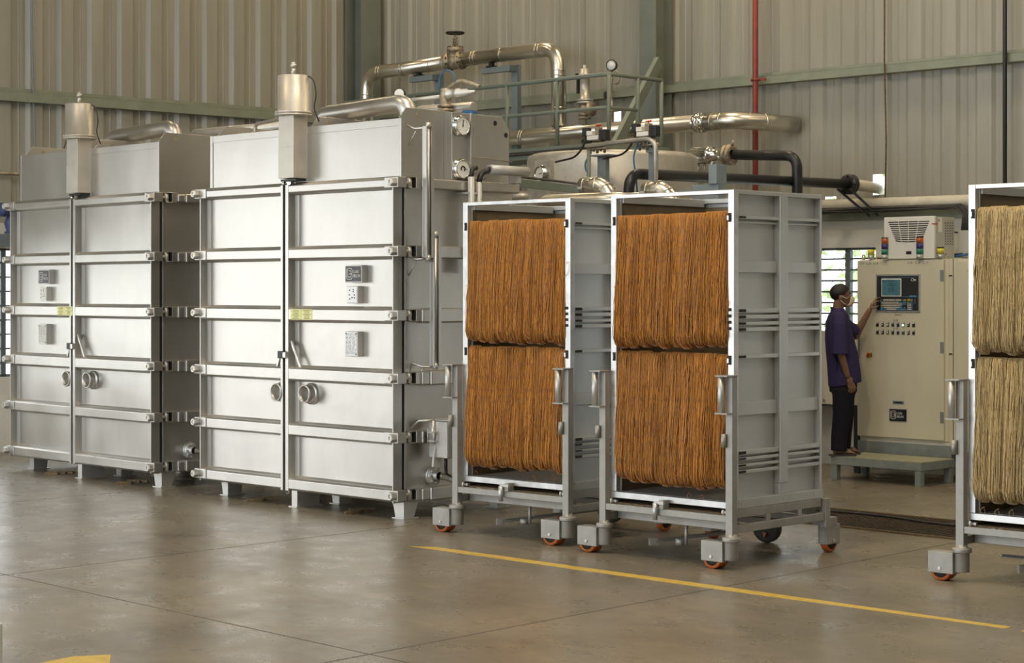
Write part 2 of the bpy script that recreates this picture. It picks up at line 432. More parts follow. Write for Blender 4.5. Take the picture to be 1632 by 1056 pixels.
# girts (horizontal rails) and columns, as trim
def along(name, o, d, nrm, s0, s1, z0, z1, w, mat, lip=None, off=0.0):
    b = MB(); 
    def seg(a0, a1, zz0, zz1):
        pts = []
        for z in (zz0, zz1):
            for t in (a0, a1):
                for s_ in (s0, s1):
                    p = o + d * s_ + nrm * t; pts.append((p.x, p.y, z))
        b.add(pts, [(0, 1, 3, 2), (4, 6, 7, 5), (0, 4, 5, 1), (2, 3, 7, 6), (0, 2, 6, 4), (1, 5, 7, 3)])
    seg(off + w - 0.004, off + w, z0, z1); seg(off, off + w, z0, z0 + 0.004); seg(off, off + w, z1 - 0.004, z1)
    if lip: seg(off, off + 0.004, z1, z1 + lip)
    return struct(b.build(name, mat))
along('trim_1', LW0, LWD, LWN, -14, 5.22, 4.03, 4.14, 0.07, 'girt', 0.05)
along('trim_2', BW0, BWD, BWN, 0.1, 26, 4.115, 4.205, 0.09, 'girt', 0.04)
along('trim_3', BW0, BWD, BWN, 2.0, 26, 2.595, 2.68, 0.06, 'girt')
along('trim_4', LW0, LWD, LWN, -14, 5.2, 2.36, 2.50, 0.12, 'support_grey')
def column(name, x0, x1, yw, dep, rot):
    # I column: web in the plane away from wall
    b = MB(); w = x1 - x0
    b.box(-w / 2, w / 2, -0.012, 0, 0, ROOF); b.box(-w / 2, w / 2, -dep, -dep + 0.012, 0, ROOF); b.box(-0.006, 0.006, -dep + 0.012, -0.012, 0, ROOF)
    return struct(b.build(name, 'column', None, loc=((x0 + x1) / 2, yw, 0), rotz=rot))
column('trim_5', -14.19, -13.95, 16.54, 0.30, 0.038)
# corner column standing against the left wall
b = MB(); b.box(-0.012, 0, -0.34, 0.0, 0, ROOF); b.box(0.0, 0.30, -0.176, -0.164, 0, ROOF); b.box(0.30, 0.312, -0.34, 0.0, 0, ROOF)
struct(b.build('trim_6', 'column', None, loc=(-19.10, 16.34, 0)))

# windows: frames, bars and panes
def window(name, o, d, nrm, s0, s1, z0, z1, mull, pitch, parentless=True):
    b = MB()
    def seg(a, c, zz0, zz1, t0=-0.12, t1=-0.06):
        pts = []
        for z in (zz0, zz1):
            for t in (t0, t1):
                for s_ in (a, c):
                    p = o + d * s_ + nrm * t; pts.append((p.x, p.y, z))
        b.add(pts, [(0, 1, 3, 2), (4, 6, 7, 5), (0, 4, 5, 1), (2, 3, 7, 6), (0, 2, 6, 4), (1, 5, 7, 3)])
    seg(s0, s1, z1 - 0.025, z1); seg(s0, s1, z0, z0 + 0.03); seg(s0, s0 + 0.035, z0, z1); seg(s1 - 0.035, s1, z0, z1)
    for m_ in mull: seg(m_ - 0.03, m_ + 0.03, z0, z1)
    z = z1 - pitch
    while z > z0 + 0.05: seg(s0, s1, z - 0.010, z + 0.010, -0.10, -0.07); z -= pitch
    f = struct(b.build(name, 'window_frame'))
    g = MB()
    p0 = o + d * s0 - nrm * 0.09; p1 = o + d * s1 - nrm * 0.09
    q0 = o + d * s0 - nrm * 0.094; q1 = o + d * s1 - nrm * 0.094
    g.add([(p0.x, p0.y, z0), (p1.x, p1.y, z0), (p1.x, p1.y, z1), (p0.x, p0.y, z1), (q0.x, q0.y, z0), (q1.x, q1.y, z0), (q1.x, q1.y, z1), (q0.x, q0.y, z1)],
          [(0, 1, 2, 3), (4, 7, 6, 5), (0, 4, 5, 1), (2, 6, 7, 3), (0, 3, 7, 4), (1, 5, 6, 2)])
    g.build('glass_pane', 'glass', f)
window('window_1', LW0, LWD, LWN, -1.75, 3.4, 0.86, 2.34, [-0.7, 0.035, 0.75, 1.5, 2.25], 0.165)
window('window_2', LW0, LWD, LWN, -4.3, -2.3, 0.86, 2.34, [-3.3], 0.165)
window('window_3', BW0, BWD, BWN, bws(-12.7), bws(-11.28), 1.35, 2.31, [bws(-11.665)], 0.117)
window('window_4', BW0, BWD, BWN, bws(-10.30), bws(-9.2), 1.35, 2.31, [bws(-9.75)], 0.117)
window('window_5', BW0, BWD, BWN, bws(-7.5), bws(-4.5), 1.0, 2.31, [bws(-6)], 0.117)

# outside: ground, trees, a grey post
struct(MB().box(-60, 30, -40, 45, -0.5, -0.25).build('outside_ground', 'ground'))
def leafy(name, label, c, rad, n, seed, cat='tree'):
    r = np.random.default_rng(seed); b = MB()
    for _ in range(n):
        p = r.normal(size=3); p = p / np.linalg.norm(p) * r.uniform(0.4, 1.0); p = np.array(c) + p * np.array(rad)
        if p[2] < 0.1: continue
        d = Vector(r.normal(size=3)).normalized(); u = d.orthogonal().normalized(); w = d.cross(u)
        l, k = r.uniform(0.12, 0.3), r.uniform(0.03, 0.07); p = Vector(p)
        b.add([p - u * l / 2, p + w * k, p + u * l / 2, p - w * k], [(0, 1, 2, 3)])
    root = thing(name, label, cat, (0, 0, 0))
    b.build('foliage', 'leaf', root, recalc=False)
    MB().tube([(c[0], c[1], -0.25), (c[0] + 0.1, c[1], c[2])], [0.12, 0.06], 8).build('trunk', 'wood', root)
leafy('leafy_tree', 'green leafy tree outside the back window behind the operator', (-12.9, 20.3, 2.2), (2.6, 1.2, 2.0), 800, 1)
leafy('leafy_tree', 'green leafy tree outside the back wall, glimpsed through the pipe hole and right-hand panes', (-9.5, 20.8, 2.6), (2.4, 1.2, 2.2), 800, 2)
tag(MB().box(-11.62, -11.50, 17.6, 17.72, -0.25, 3.2).build('outdoor_post', 'conduit'), 'pale grey post standing outside the louvred window beside the control cabinet', 'post')

# ------------------------------------------------------------------ floor marks, drain
def slab(name, pts, z, mat):
    return MB().prism(pts, 'z', 0.0, z).build(name, mat)
tag(slab('floor_line', [(-10.20, 9.145), (-7.4, 9.18), (-5.9, 9.225), (-5.4, 9.235), (-5.4, 9.305), (-5.9, 9.295), (-7.4, 9.285), (-10.02, 9.25)], 0.0015, 'yellow_paint'), 'long worn yellow line painted on the floor in front of the yarn carts', 'floor marking')
tag(slab('floor_line', [(-5.30, 9.225), (-4.6, 9.23), (-4.6, 9.30), (-5.30, 9.295)], 0.0015, 'yellow_paint'), 'short end piece of worn yellow floor line at the far right edge', 'floor marking')
tag(slab('floor_arrow', [(-8.335, 5.178), (-8.239, 5.345), (-8.03, 5.20), (-7.75, 4.75), (-8.0, 4.6), (-8.3, 4.95)], 0.0015, 'yellow_paint'), 'yellow painted floor mark cut off by the bottom left edge', 'floor marking')
# saw cut joints
def cut(p, q, w=0.010):
    a, c = Vector(p), Vector(q); n = Vector((-(c - a).y, (c - a).x)).normalized() * w / 2
    return slab('trim_joint', [(a - n)[:], (c - n)[:], (c + n)[:], (a + n)[:]], 0.0008, 'letter_dark')
for k, (p, q) in enumerate([((-10.86, -4), (-11.10, 10.0)), ((-19, 6.52), (-4, 6.22)), ((-7.0, -4), (-7.50, 12.2)), ((-14.7, -4), (-14.8, 10.0))]):
    o = cut(p, q); o.name = 'trim_%d' % (7 + k); struct(o)
# drain grating
gx0, gx1, gy0, gy1 = -10.2, -3.2, 12.25, 13.25
gr = thing('drain_grating', 'rusty dark floor grating over the drain behind the yarn carts', 'grating', ((gx0 + gx1) / 2, (gy0 + gy1) / 2, 0))
b = MB(); W, Dp = (gx1 - gx0) / 2, (gy1 - gy0) / 2
b.box(-W, W, -Dp, -Dp + 0.03, 0, 0.012); b.box(-W, W, Dp - 0.03, Dp, 0, 0.012)
b.build('frame', 'wood', gr)
MB().box(-W, W, -Dp + 0.03, Dp - 0.03, 0.0002, 0.0008).build('pit', 'dark_gap', gr)
b = MB(); x = -W + 0.02
while x < W:
    b.box(x, x + 0.012, -Dp + 0.03, Dp - 0.03, 0.001, 0.012); x += 0.055
for k in range(17): 
    y = -Dp + 0.06 + k * 0.055; b.box(-W, W, y, y + 0.010, 0.001, 0.010)
b.build('mesh_bars', 'grate', gr)
tag(MB().tube([(-10.0, 13.02, 0.02), (-9.4, 12.95, 0.021), (-8.9, 13.0, 0.021), (-8.5, 12.95, 0.021), (-8.2, 12.86, 0.021), (-7.6, 12.88, 0.021), (-7.0, 12.9, 0.021)], 0.009, 6, fillet=0.2).build('cable', 'black'), 'black cable lying across the drain grating', 'cable')
# wood scraps under the machines
for (x, y, k) in ((-16.77, 10.16, 0), (-15.48, 10.14, 1), (-13.39, 10.10, 2), (-12.07, 10.10, 3)):
    lab = ['brown wood offcuts on the floor under the left leaf of the left dyeing machine', 'flat wood splinters on the floor under the right leaf of the left dyeing machine',
           'brown wood offcuts on the floor under the left leaf of the near dyeing machine', 'wood splinters on the floor under the right leaf of the near dyeing machine'][k]
    t = thing('wood_scrap', lab, 'wood scrap', (x, y, 0), 0.3 * k)
    for j in range(3):
        MB().bar((0.02 * j, -0.05 + 0.06 * j, 0.012 + 0.012 * (j == 2)), (0.13 + 0.06 * j, 0.02 + 0.05 * j, 0.012 + 0.006 * j), 0.03, 0.022).build('offcut', 'wood', t)
wbx = thing('white_post', 'low white painted post cut off at the bottom left corner of the picture', 'post', (-7.33, 3.98, 0))
MB().box(-0.17, 0.17, -0.17, 0.17, 0, 0.012).build('base_plate', 'white_plastic', wbx, 0.004); MB().box(-0.144, 0.144, -0.147, 0.147, 0.012, 0.445).build('post_body', 'white_plastic', wbx, 0.004)

# ------------------------------------------------------------------ dyeing machines
RAILS = [(2.685, 2.770), (2.118, 2.222), (1.592, 1.709), (1.082, 1.200), (0.606, 0.716), (0.140, 0.248)]
def dyer(label, loc, rotz, plates_left, full_side):
    t = thing('dyeing_machine', label, 'dyeing machine', loc, rotz, 'steel dyeing machines')
    DW = 2.65; gap = (-1.437, -1.403)
    # body behind the doors
    MB().box(-DW, 0, 0.128, 1.36, 0.14, 2.76).build('body', 'stainless', t, 0.006)
    MB().box(-DW + 0.01, -0.01, 0.098, 0.128, 0.15, 2.75).build('door_gap_shade', 'dark_gap', t)  # black slab painting the dark gap between doors and body
    # side ribs
    for z0, z1 in RAILS:
        MB().box(0.0, 0.10, 0.33, 1.36, z0, z1).build('side_rib', 'stainless', t, 0.012)
        MB().box(0.0, 0.085, 0.25, 0.33, z0 + 0.004, z1 - 0.004).build('side_rib', 'stainless', t, 0.012)
    # doors : a recessed tray with edge flanges, rails across
    for (x0, x1, side) in ((-DW, gap[0], 'l'), (gap[1], 0.0, 'r')):
        b = MB()
        b.box(x0 + 0.004, x1 - 0.004, 0.082, 0.097, 0.14, 2.765)
        if side == 'l': wl_, wr_ = 0.012, 0.030
        else: wl_, wr_ = 0.042, 0.012
        b.box(x0, x0 + wl_, 0.0, 0.097, 0.135, 2.765); b.box(x1 - wr_, x1, 0.0, 0.097, 0.135, 2.765)
        # folded corner fillets beside the left flange
        b.prism([(x0 + wl_, 0.075), (x0 + wl_ + 0.05, 0.0822), (x0 + wl_, 0.0822)], 'z', 0.15, 2.75)
        b.prism([(x1 - wr_, 0.070), (x1 - wr_, 0.0822), (x1 - wr_ - 0.03, 0.0822)], 'z', 0.15, 2.75)
        d = b.build('door', 'stainless', t, 0.003)
        for z0, z1 in RAILS:
            rx0, rx1 = x0 + wl_ + 0.0005, x1 - wr_ - 0.0005
            b = MB(); c = 0.016
            b.prism([(0.085, z0 - 0.01), (0.085, z1 + 0.018), (0.06, z1), (c, z1), (0.001, z1 - c), (0.001, z0 + c), (c, z0), (0.06, z0)], 'x', rx0, rx1)
            b.build('door_rail', 'stainless', d, 0.003)
        if side == 'r':
            stay = [((x0 + 0.05, 0.03, 1.42), (x0 + 0.18, 0.03, 1.195))]
        else:
            stay = [((x1 - 0.04, 0.03, 1.36), (x1 - 0.11, 0.03, 1.195))]
        for p, q in stay: MB().bar(p, q, 0.022, 0.022).build('stay_rod', 'stainless', d, 0.003)
        cx = x0 + 0.265 if side == 'r' else x1 - 0.09
        b = MB(); b.lathe((cx, 0.085, 0.975), (0, -1, 0), [(0.092, 0), (0.092, 0.022), (0.080, 0.026), (0.072, 0.03), (0.072, 0.075), (0.078, 0.078), (0.078, 0.095), (0.068, 0.095), (0.062, 0.06), (0.058, 0.012)], 32)
        b.build('sight_port', 'stainless', d)
        MB().cyl((cx, 0.083, 0.975), (cx, 0.072, 0.975), 0.060, n=28).build('sight_glass', 'old_steel', d)
    # latch across the gap
    b = MB(); b.box(gap[0] - 0.035, gap[1] + 0.005, -0.03, 0.0, 1.272, 1.335); b.build('latch', 'black', t, 0.003)
    b = MB(); b.box(gap[1] + 0.006, gap[1] + 0.045, -0.034, 0.0, 1.278, 1.328); b.build('latch_plate', 'stainless', t, 0.003)
    b = MB(); b.tube([(gap[0] + 0.012, 0.06, 0.135), (gap[0] + 0.012, 0.06, 0.105), (gap[0] - 0.02, 0.06, 0.10)], 0.004, 6); b.build('bottom_hook', 'stainless', t)
    b = MB(); b.box(gap[1] + 0.005, gap[1] + 0.05, 0.02, 0.06, 2.765, 2.79); b.cyl((gap[0] - 0.02, 0.03, 2.76), (gap[0] - 0.02, 0.03, 2.80), 0.018); b.build('door_pivot', 'chrome', t)
    # swing bolt clamps, both sides
    for z0, z1 in RAILS:
        zc = (z0 + z1) / 2 + 0.004
        for sx, xe in ((1, 0.0), (-1, -DW)):
            b = MB()
            xa, xb = sorted((xe - sx * 0.10, xe + sx * 0.008)); b.box(xa, xb, -0.008, 0.0005, zc - 0.043, zc + 0.043)
            xa, xb = sorted((xe + sx * 0.0005, xe + sx * 0.068)); b.box(xa, xb, -0.010, 0.088, zc - 0.043, zc + 0.043)
            c = b.build('clamp_block', 'stainless', t, 0.004)
            xn = xe + sx * 0.026
            b = MB(); b.lathe((xn, -0.010, zc), (0, -1, 0), [(0.0, 0), (0.036, 0), (0.036, 0.042), (0.031, 0.052), (0.018, 0.052), (0.014, 0.044), (0, 0.044)], 6, False); b.build('nut', 'steel_plain', c)
            b = MB(); b.cyl((xn, 0.088, zc), (xn, 0.15, zc), 0.013); b.build('swing_bolt', 'steel_plain', c)
            b = MB(); b.cyl((xn, 0.155, zc - 0.042), (xn, 0.155, zc + 0.042), 0.022, n=14); b.build('pivot_pin', 'steel_plain', c)
            xa, xb = sorted((xe + sx * 0.001, xe + sx * 0.065))
            b = MB()
            for q0, q1 in ((zc - 0.05, zc - 0.043), (zc + 0.043, zc + 0.05)): b.box(xa, xb, 0.135, 0.20, q0, q1)
            b.box(xa, xb, 0.195, 0.25, zc - 0.05, zc + 0.05); b.build('clevis', 'stainless', c, 0.004)
            xa, xb = sorted((xe + sx * 0.0005, xe + sx * 0.006)); MB().box(xa, xb, 0.136, 0.194, zc - 0.042, zc + 0.042).build('slot_shade', 'dark_gap', c)  # dark plates paint the shade inside the clevis gap
            xa, xb = sorted((xe + sx * 0.008, xe + sx * 0.060)); MB().box(xa, xb, 0.186, 0.1945, zc - 0.036, zc + 0.036).build('slot_shade', 'dark_gap', c)
    # feet
    def foot(x, w, d0, d1):
        b = MB(); zt, zb = 0.14, 0.008
        wt, wb_ = w; 
        vs = [(x, d0, zt), (x - wt, d0, zt), (x - wt, d0 + d1[0], zt), (x, d0 + d1[0], zt), (x, d0, zb), (x - wb_, d0, zb), (x - wb_, d0 + d1[1], zb), (x, d0 + d1[1], zb)]
        b.add(vs, [(0, 1, 2, 3), (4, 7, 6, 5), (0, 4, 5, 1), (1, 5, 6, 2), (2, 6, 7, 3), (3, 7, 4, 0)])
        b.box(x - wb_ - 0.02, x + 0.02, d0 - 0.02, d0 + d1[1] + 0.03, 0, 0.008)
        b.build('foot', 'steel_plain', t)
    foot(0.0, (0.14, 0.105), 0.118, (0.16, 0.11)); foot(-2.44, (0.10, 0.075), 0.16, (0.17, 0.15))
    foot(-1.262, (0.075, 0.075), 0.02, (0.26, 0.24)); foot(-1.18, (0.11, 0.09), 0.42, (0.15, 0.13))
    for x in (-0.02, -1.2, -2.45): foot(x, (0.12, 0.09), 1.20, (0.14, 0.11))
    # upper tank
    b = MB(); b.box(-2.61, 0.0, 0.095, 0.106, 2.765, 3.258)
    for x0, x1 in ((-2.61, -2.575), (-0.035, 0.0), (-1.235, -1.21)): b.box(x0, x1, 0.087, 0.0955, 2.765, 3.258)
    b.box(-2.575, -1.43, 0.091, 0.0955, 3.195, 3.258); b.box(-1.21, -0.035, 0.091, 0.0955, 3.195, 3.258)
    b.build('tank_front', 'stainless', t, 0.003)
    MB().box(-2.57, -0.06, 0.107, 1.33, 2.761, 3.20).build('upper_tank', 'stainless', t, 0.01)
    for x in (-0.045, -1.175, -2.515):
        b = MB(); b.prism([(0.108, 2.761), (0.108, 3.262), (0.185, 3.352), (1.285, 3.345), (1.37, 3.24), (1.37, 2.761)], 'x', x - 0.012, x)
        p = b.build('lug_plate', 'stainless', t, 0.002)
        for (yy, zz) in ((0.31, 3.295), (1.20, 3.285), (1.33, 3.19)):
            MB().cyl((x - 0.0135, yy, zz), (x + 0.0015, yy, zz), 0.022, n=16).build('lug_eye', 'bronze' if yy < 1 else 'dark_gap', p)
    # door lock actuator above the gap
    ax, ay = -1.317, 0.022
    b = MB(); b.box(-1.42, -1.214, -0.057, 0.094, 2.818, 3.352); b.box(-1.423, -1.211, -0.060, -0.0565, 2.818, 3.085)
    a = b.build('lock_actuator', 'duct_steel', t, 0.004)
    b = MB(); b.lathe((ax, ay, 3.352), (0, 0, 1), [(0, 0), (0.160, 0), (0.160, 0.014), (0.150, 0.014), (0.150, 0.02), (0.160, 0.02), (0.160, 0.036), (0.137, 0.036), (0.137, 0.34), (0.130, 0.348), (0, 0.348)], 36); b.build('drum', 'duct_steel', a)
    b = MB()
    for k in range(12):
        q = 2 * PI * k / 12; b.cyl((ax + 0.150 * math.cos(q), ay + 0.150 * math.sin(q), 3.346), (ax + 0.150 * math.cos(q), ay + 0.150 * math.sin(q), 3.394), 0.008, n=6)
    b.build('flange_bolts', 'steel_plain', a)
    b = MB(); b.cyl((ax, ay, 3.70), (ax, ay, 3.77), 0.020); b.cyl((ax, ay, 3.77), (ax, ay, 3.80), 0.028, n=6); b.cyl((ax, ay, 3.80), (ax, ay, 3.815), 0.018); b.build('stem', 'steel_plain', a)
    MB().tube([(ax + 0.10, ay + 0.06, 3.702), (ax + 0.17, ay + 0.09, 3.66), (ax + 0.19, ay + 0.10, 3.52), (ax + 0.15, ay + 0.10, 3.42), (ax + 0.20, ay + 0.12, 3.30)], 0.006, 8, fillet=0.05).build('control_cable', 'black', a)
    b = MB(); b.box(-1.44, -1.23, -0.02, 0.09, 2.795, 2.812); b.build('lock_slide', 'black', a)
    # overhead header pipe
    b = MB(); r = 0.078
    b.tube([(-1.58, 0.55, 3.19), (-1.58, 0.55, 3.41), (-0.44, 0.55, 3.445), (-0.44, 0.57, 3.19)], r, 20, fillet=0.16, fs=8); b.build('header_pipe', 'stainless', t)
    b = MB(); b.tube([(-0.95, 1.10, 3.19), (-0.95, 1.10, 3.44), (-0.24 if full_side else 0.66, 1.14, 3.43)], 0.05, 16, fillet=0.10); b.build('branch_pipe', 'old_steel', t)
    # plates and stickers
    def plate(nm, x0, x1, z0, z1, face, y=0.0825):
        b = MB(); b.box(x0 - 0.008, x1 + 0.008, y - 0.060, y, z0 - 0.008, z1 + 0.008); p = b.build(nm, 'steel_plain', t, 0.003)
        MB().box(x0, x1, y - 0.063, y - 0.0603, z0, z1).build('face', face, p); return p, y - 0.064
    px = -2.10 if plates_left else -0.62; dim = plates_left
    p, yf = plate('name_plate', px, px + 0.195, 1.93, 2.058, 'plate_black')
    h = 0.09; lx = px + 0.018; zc = 1.994
    def stroke(pts): 
        b = MB()
        for a_, c_ in zip(pts, pts[1:]): b.bar((lx + a_[0] * h, yf - 0.001, zc - h / 2 + a_[1] * h), (lx + c_[0] * h, yf - 0.001, zc - h / 2 + c_[1] * h), 0.0055, 0.003, (0, -1, 0))
        return b
    b = stroke([(0.0, 1.0), (0.0, 0.14), (0.14, 0.0), (0.66, 0.0), (0.80, 0.14), (0.80, 0.42), (0.70, 0.5), (0.80, 0.58), (0.80, 0.86), (0.66, 1.0), (0.18, 1.0), (0.18, 0.22), (0.62, 0.22), (0.62, 0.78), (0.36, 0.78)])
    b2 = stroke([(0.36, 0.5), (0.70, 0.5)]); b.add(b2.v, b2.f); b.build('emblem', 'letter', p)
    text_mesh('lettering', 'LORIS\nBELLINI', 0.036, 'letter', p, (lx + 0.085, yf, zc + 0.006), depth=0.0008, spacing=0.95, sx=0.72)
    p, yf = plate('symbol_plate', px + 0.02 if not dim else px + 0.03, px + 0.145, 1.758, 1.885, 'plate_metal' if not dim else 'old_steel')
    b = MB(); rr = random.Random(3)
    for (u, v_) in ((0.25, 0.85), (0.7, 0.9), (0.7, 0.75), (0.2, 0.5), (0.85, 0.5), (0.55, 0.3), (0.25, 0.2), (0.85, 0.28)):
        x = px + 0.03 + u * 0.10; z = 1.765 + v_ * 0.11; b.box(x - 0.006, x + 0.006, yf - 0.0006, yf + 0.0004, z - 0.005, z + 0.005)
    b.build('symbols', 'letter_dark', p)
    p, yf = plate('data_plate', px + 0.0, px + 0.145, 1.318, 1.508, 'plate_metal' if not dim else 'old_steel')
    b = MB()
    for k in range(17):
        z = 1.497 - k * 0.0104; x = px + 0.006
        while x < px + 0.135:
            l = rr.uniform(0.008, 0.034); b.box(x, min(x + l, px + 0.138), yf - 0.0006, yf + 0.0004, z - 0.0016, z + 0.0016); x += l + rr.uniform(0.006, 0.02)
    for x, z in ((px + 0.008, 1.498), (px + 0.135, 1.498), (px + 0.135, 1.328)): b.box(x - 0.006, x + 0.006, yf - 0.0006, yf + 0.0004, z - 0.006, z + 0.006)
    b.build('print', 'letter_dark', p)
    sx0 = -1.70 if plates_left else gap[1] + 0.075
    for k in range(2):
        x0 = sx0 + k * 0.150; s = MB().box(x0, x0 + 0.142, -0.0008, 0.001, 1.607, 1.697).build('sticker', 'sticker', t)
        b = MB()
        for q in range(7):
            l = rr.uniform(0.05, 0.12); b.box(x0 + 0.071 - l / 2, x0 + 0.071 + l / 2, -0.0013, -0.0006, 1.685 - q * 0.0115, 1.6885 - q * 0.0115)
        b.build('print', 'letter_dark', s)
    # drain pipe at the bottom of the side
    b = MB(); b.lathe((0.0, 0.42, 0.335), (1, 0, 0), [(0.0, 0), (0.075, 0), (0.075, 0.02), (0.07, 0.022), (0.07, 0.028), (0.075, 0.03), (0.075, 0.05), (0.034, 0.052), (0.034, 0.10)], 28)
    dp = b.build('drain_flange', 'steel_plain', t)
    b = MB()
    for k in range(8):
        q = 2 * PI * k / 8; b.cyl((0.045, 0.42 + 0.058 * math.cos(q), 0.335 + 0.058 * math.sin(q)), (0.064, 0.42 + 0.058 * math.cos(q), 0.335 + 0.058 * math.sin(q)), 0.009, n=6)
    b.build('flange_bolts', 'steel_plain', dp)
    MB().tube([(0.09, 0.42, 0.335), (0.22, 0.42, 0.335), (0.30, 0.42, 0.30), (0.75 if full_side else 0.72, 0.42, 0.275)], 0.031, 16, fillet=0.06).build('drain_pipe', 'chrome', dp)
    if full_side:
        # gauge column on the tank side
        gy0, gy1 = 0.60, 0.80
        b = MB(); b.box(-0.043, 0.055, gy0, gy1 + 0.01, 2.775, 3.335); b.box(0.056, 0.10, gy1 - 0.025, gy1, 2.775, 3.335) 
        g = b.build('gauge_column', 'stainless', t, 0.003)
        for (zz, k) in ((3.225, 0), (2.865, 1)):
            yc = 0.685
            b = MB(); b.lathe((0.055, yc, zz), (1, 0, 0), [(0, 0), (0.088, 0), (0.088, 0.014), (0.080, 0.018), (0.080, 0.046), (0.076, 0.050), (0.071, 0.049), (0.071, 0.040)], 36); gg = b.build('gauge', 'chrome', t)
            MB().cyl((0.09, yc, zz), (0.098, yc, zz), 0.070, n=32).build('dial', 'gauge_face', gg)
            b = MB()
            if k == 0:
                b.bar((0.0995, yc, zz - 0.012), (0.0995, yc + 0.004, zz + 0.045), 0.004, 0.007); b.ball((0.0995, yc, zz), (0.003, 0.007, 0.007))
                for q in range(11):
                    an = math.radians(225 - q * 27); b.bar((0.0995, yc + 0.045 * math.cos(an), zz + 0.045 * math.sin(an)), (0.0995, yc + 0.053 * math.cos(an), zz + 0.053 * math.sin(an)), 0.002, 0.003)
            else:
                arc = [(0.0995, yc + 0.022 * math.cos(math.radians(q)), zz + 0.022 * math.sin(math.radians(q))) for q in range(-40, 211, 25)]; b.tube(arc, 0.006, 6)
                b.bar((0.0995, yc + 0.03, zz), (0.0995, yc + 0.052, zz), 0.002, 0.003)
            b.build('pointer', 'black', gg)
            b = MB(); b.lathe((0.0, gy1 + 0.012, zz - 0.02), (0.25, 1, 0), [(0.0, 0), (0.05, 0), (0.062, 0.012), (0.066, 0.03), (0.058, 0.042), (0.0, 0.044)], 28); b.build('gauge_case', 'chrome', gg)
        # level tubes
        def level(y, z0, z1, nm, arms):
            b = MB(); x = 0.19
            b.box(x - 0.022, x + 0.020, y - 0.042, y - 0.026, z0 + 0.03, z1 - 0.03); b.box(x - 0.022, x + 0.020, y + 0.016, y + 0.045, z0 + 0.03, z1 - 0.03); b.box(x - 0.030, x - 0.0225, y - 0.042, y + 0.045, z0 + 0.03, z1 - 0.03)
            l = b.build('level_gauge', 'stainless', t, 0.002)
            MB().tube([(x, y - 0.005, z0), (x, y - 0.005, z1)], 0.016, 12).build('tube', 'stainless', l)
            b = MB(); 
            for zz in (z0, z1 - 0.05): b.cyl((x, y - 0.005, zz), (x, y - 0.005, zz + 0.05), 0.020, n=8)
            b.build('end_fitting', 'steel_plain', l)
            b = MB()
            for (zz, yy) in arms: 
                b.tube([(x - 0.005, y, zz), (0.06, y - 0.03, zz), (0.0, yy, zz + 0.03)], 0.010, 8); b.tube([(0.0, yy + 0.02, zz - 0.13), (0.07, y - 0.02, zz - 0.005)], 0.006, 6)
            b.build('arm', 'stainless', l)
        level(0.215, 2.09, 3.215, 'upper', ((3.17, 0.15), (2.11, 0.15)))
        level(0.295, 1.215, 2.335, 'lower', ((1.235, 0.2),))
        # valve and junction box low on the side
        b = MB(); b.box(0.14, 0.36, 0.42, 0.60, 0.50, 0.80); jb = b.build('junction_box', 'trolley', t, 0.006)
        MB().box(0.145, 0.355, 0.412, 0.4195, 0.505, 0.795).build('lid', 'steel_plain', jb, 0.002)
        b = MB(); b.box(0.13, 0.37, 0.41, 0.61, 0.803, 0.81); b.build('cover', 'steel_plain', jb)
        b = MB(); b.tube([(0.25, 0.5, 0.50), (0.25, 0.5, 0.42), (0.2, 0.55, 0.37)], 0.014, 8, fillet=0.03); b.build('cable_gland', 'black', jb)
        b = MB(); b.tube([(0.0, 0.30, 0.735), (0.10, 0.30, 0.80), (0.19, 0.36, 0.80)], 0.012, 8); b.cyl((0.19, 0.37, 0.62), (0.19, 0.37, 0.80), 0.018); b.box(0.15, 0.23, 0.34, 0.40, 0.70, 0.715); b.box(0.15, 0.23, 0.34, 0.40, 0.63, 0.645)
        for (x, y) in ((0.155, 0.345), (0.225, 0.345), (0.155, 0.395), (0.225, 0.395)): b.cyl((x, y, 0.61), (x, y, 0.735), 0.006, n=6)
        v = b.build('sample_valve', 'steel_plain', t)
        MB().prism([(0.345, 0.43), (0.36, 0.56), (0.385, 0.62), (0.42, 0.60), (0.44, 0.53), (0.425, 0.42)], 'x', 0.20, 0.22).build('cover_flap', 'steel_plain', v)
        for c in list(t.children):
            if c.name.split('.')[0] == 'junction_box': c.location = (-0.015, -0.135, 0)
            if c.name.split('.')[0] == 'sample_valve': c.location = (0.0, -0.105, 0)
        # conduits
        b = MB(); b.cyl((0.14, 0.74, 2.0), (0.14, 0.74, 2.80), 0.028); b.cyl((0.14, 0.83, 2.0), (0.14, 0.83, 2.76), 0.024); b.box(0.0, 0.15, 0.70, 0.86, 2.655, 2.675); b.build('conduit', 'conduit', t)
        b = MB(); b.cyl((0.14, 0.95, 2.87), (0.14, 1.40, 2.87), 0.042); b.box(0.05, 0.15, 1.28, 1.32, 2.772, 2.84); b.build('conduit', 'conduit', t)
        b = MB(); b.tube([(0.14, 0.83, 2.75), (0.14, 0.85, 2.83), (0.14, 0.96, 2.875)], 0.024, 10, fillet=0.05); b.tube([(0.14, 0.74, 2.79), (0.13, 0.76, 2.87), (0.12, 0.82, 2.88)], 0.02, 10, fillet=0.03); b.build('flexible_hose', 'black', t)
        b = MB(); b.tube([(-0.04, 0.815, 2.985), (-0.0, 1.0, 2.975), (-0.02, 1.38, 2.96)], 0.005, 6); b.tube([(-0.02, 0.83, 2.785), (0.1, 0.9, 2.782), (0.13, 0.93, 2.80)], 0.007, 6); b.build('capillary', 'bronze', t)
        MB().tube([(-1.47, -0.0, 3.375), (-1.85, 0.25, 3.37), (-2.35, 0.40, 3.37), (-2.35, 0.40, 3.25), (-2.35, 0.40, 3.19)], 0.017, 10, fillet=0.08).build('vent_pipe', 'stainless', t)
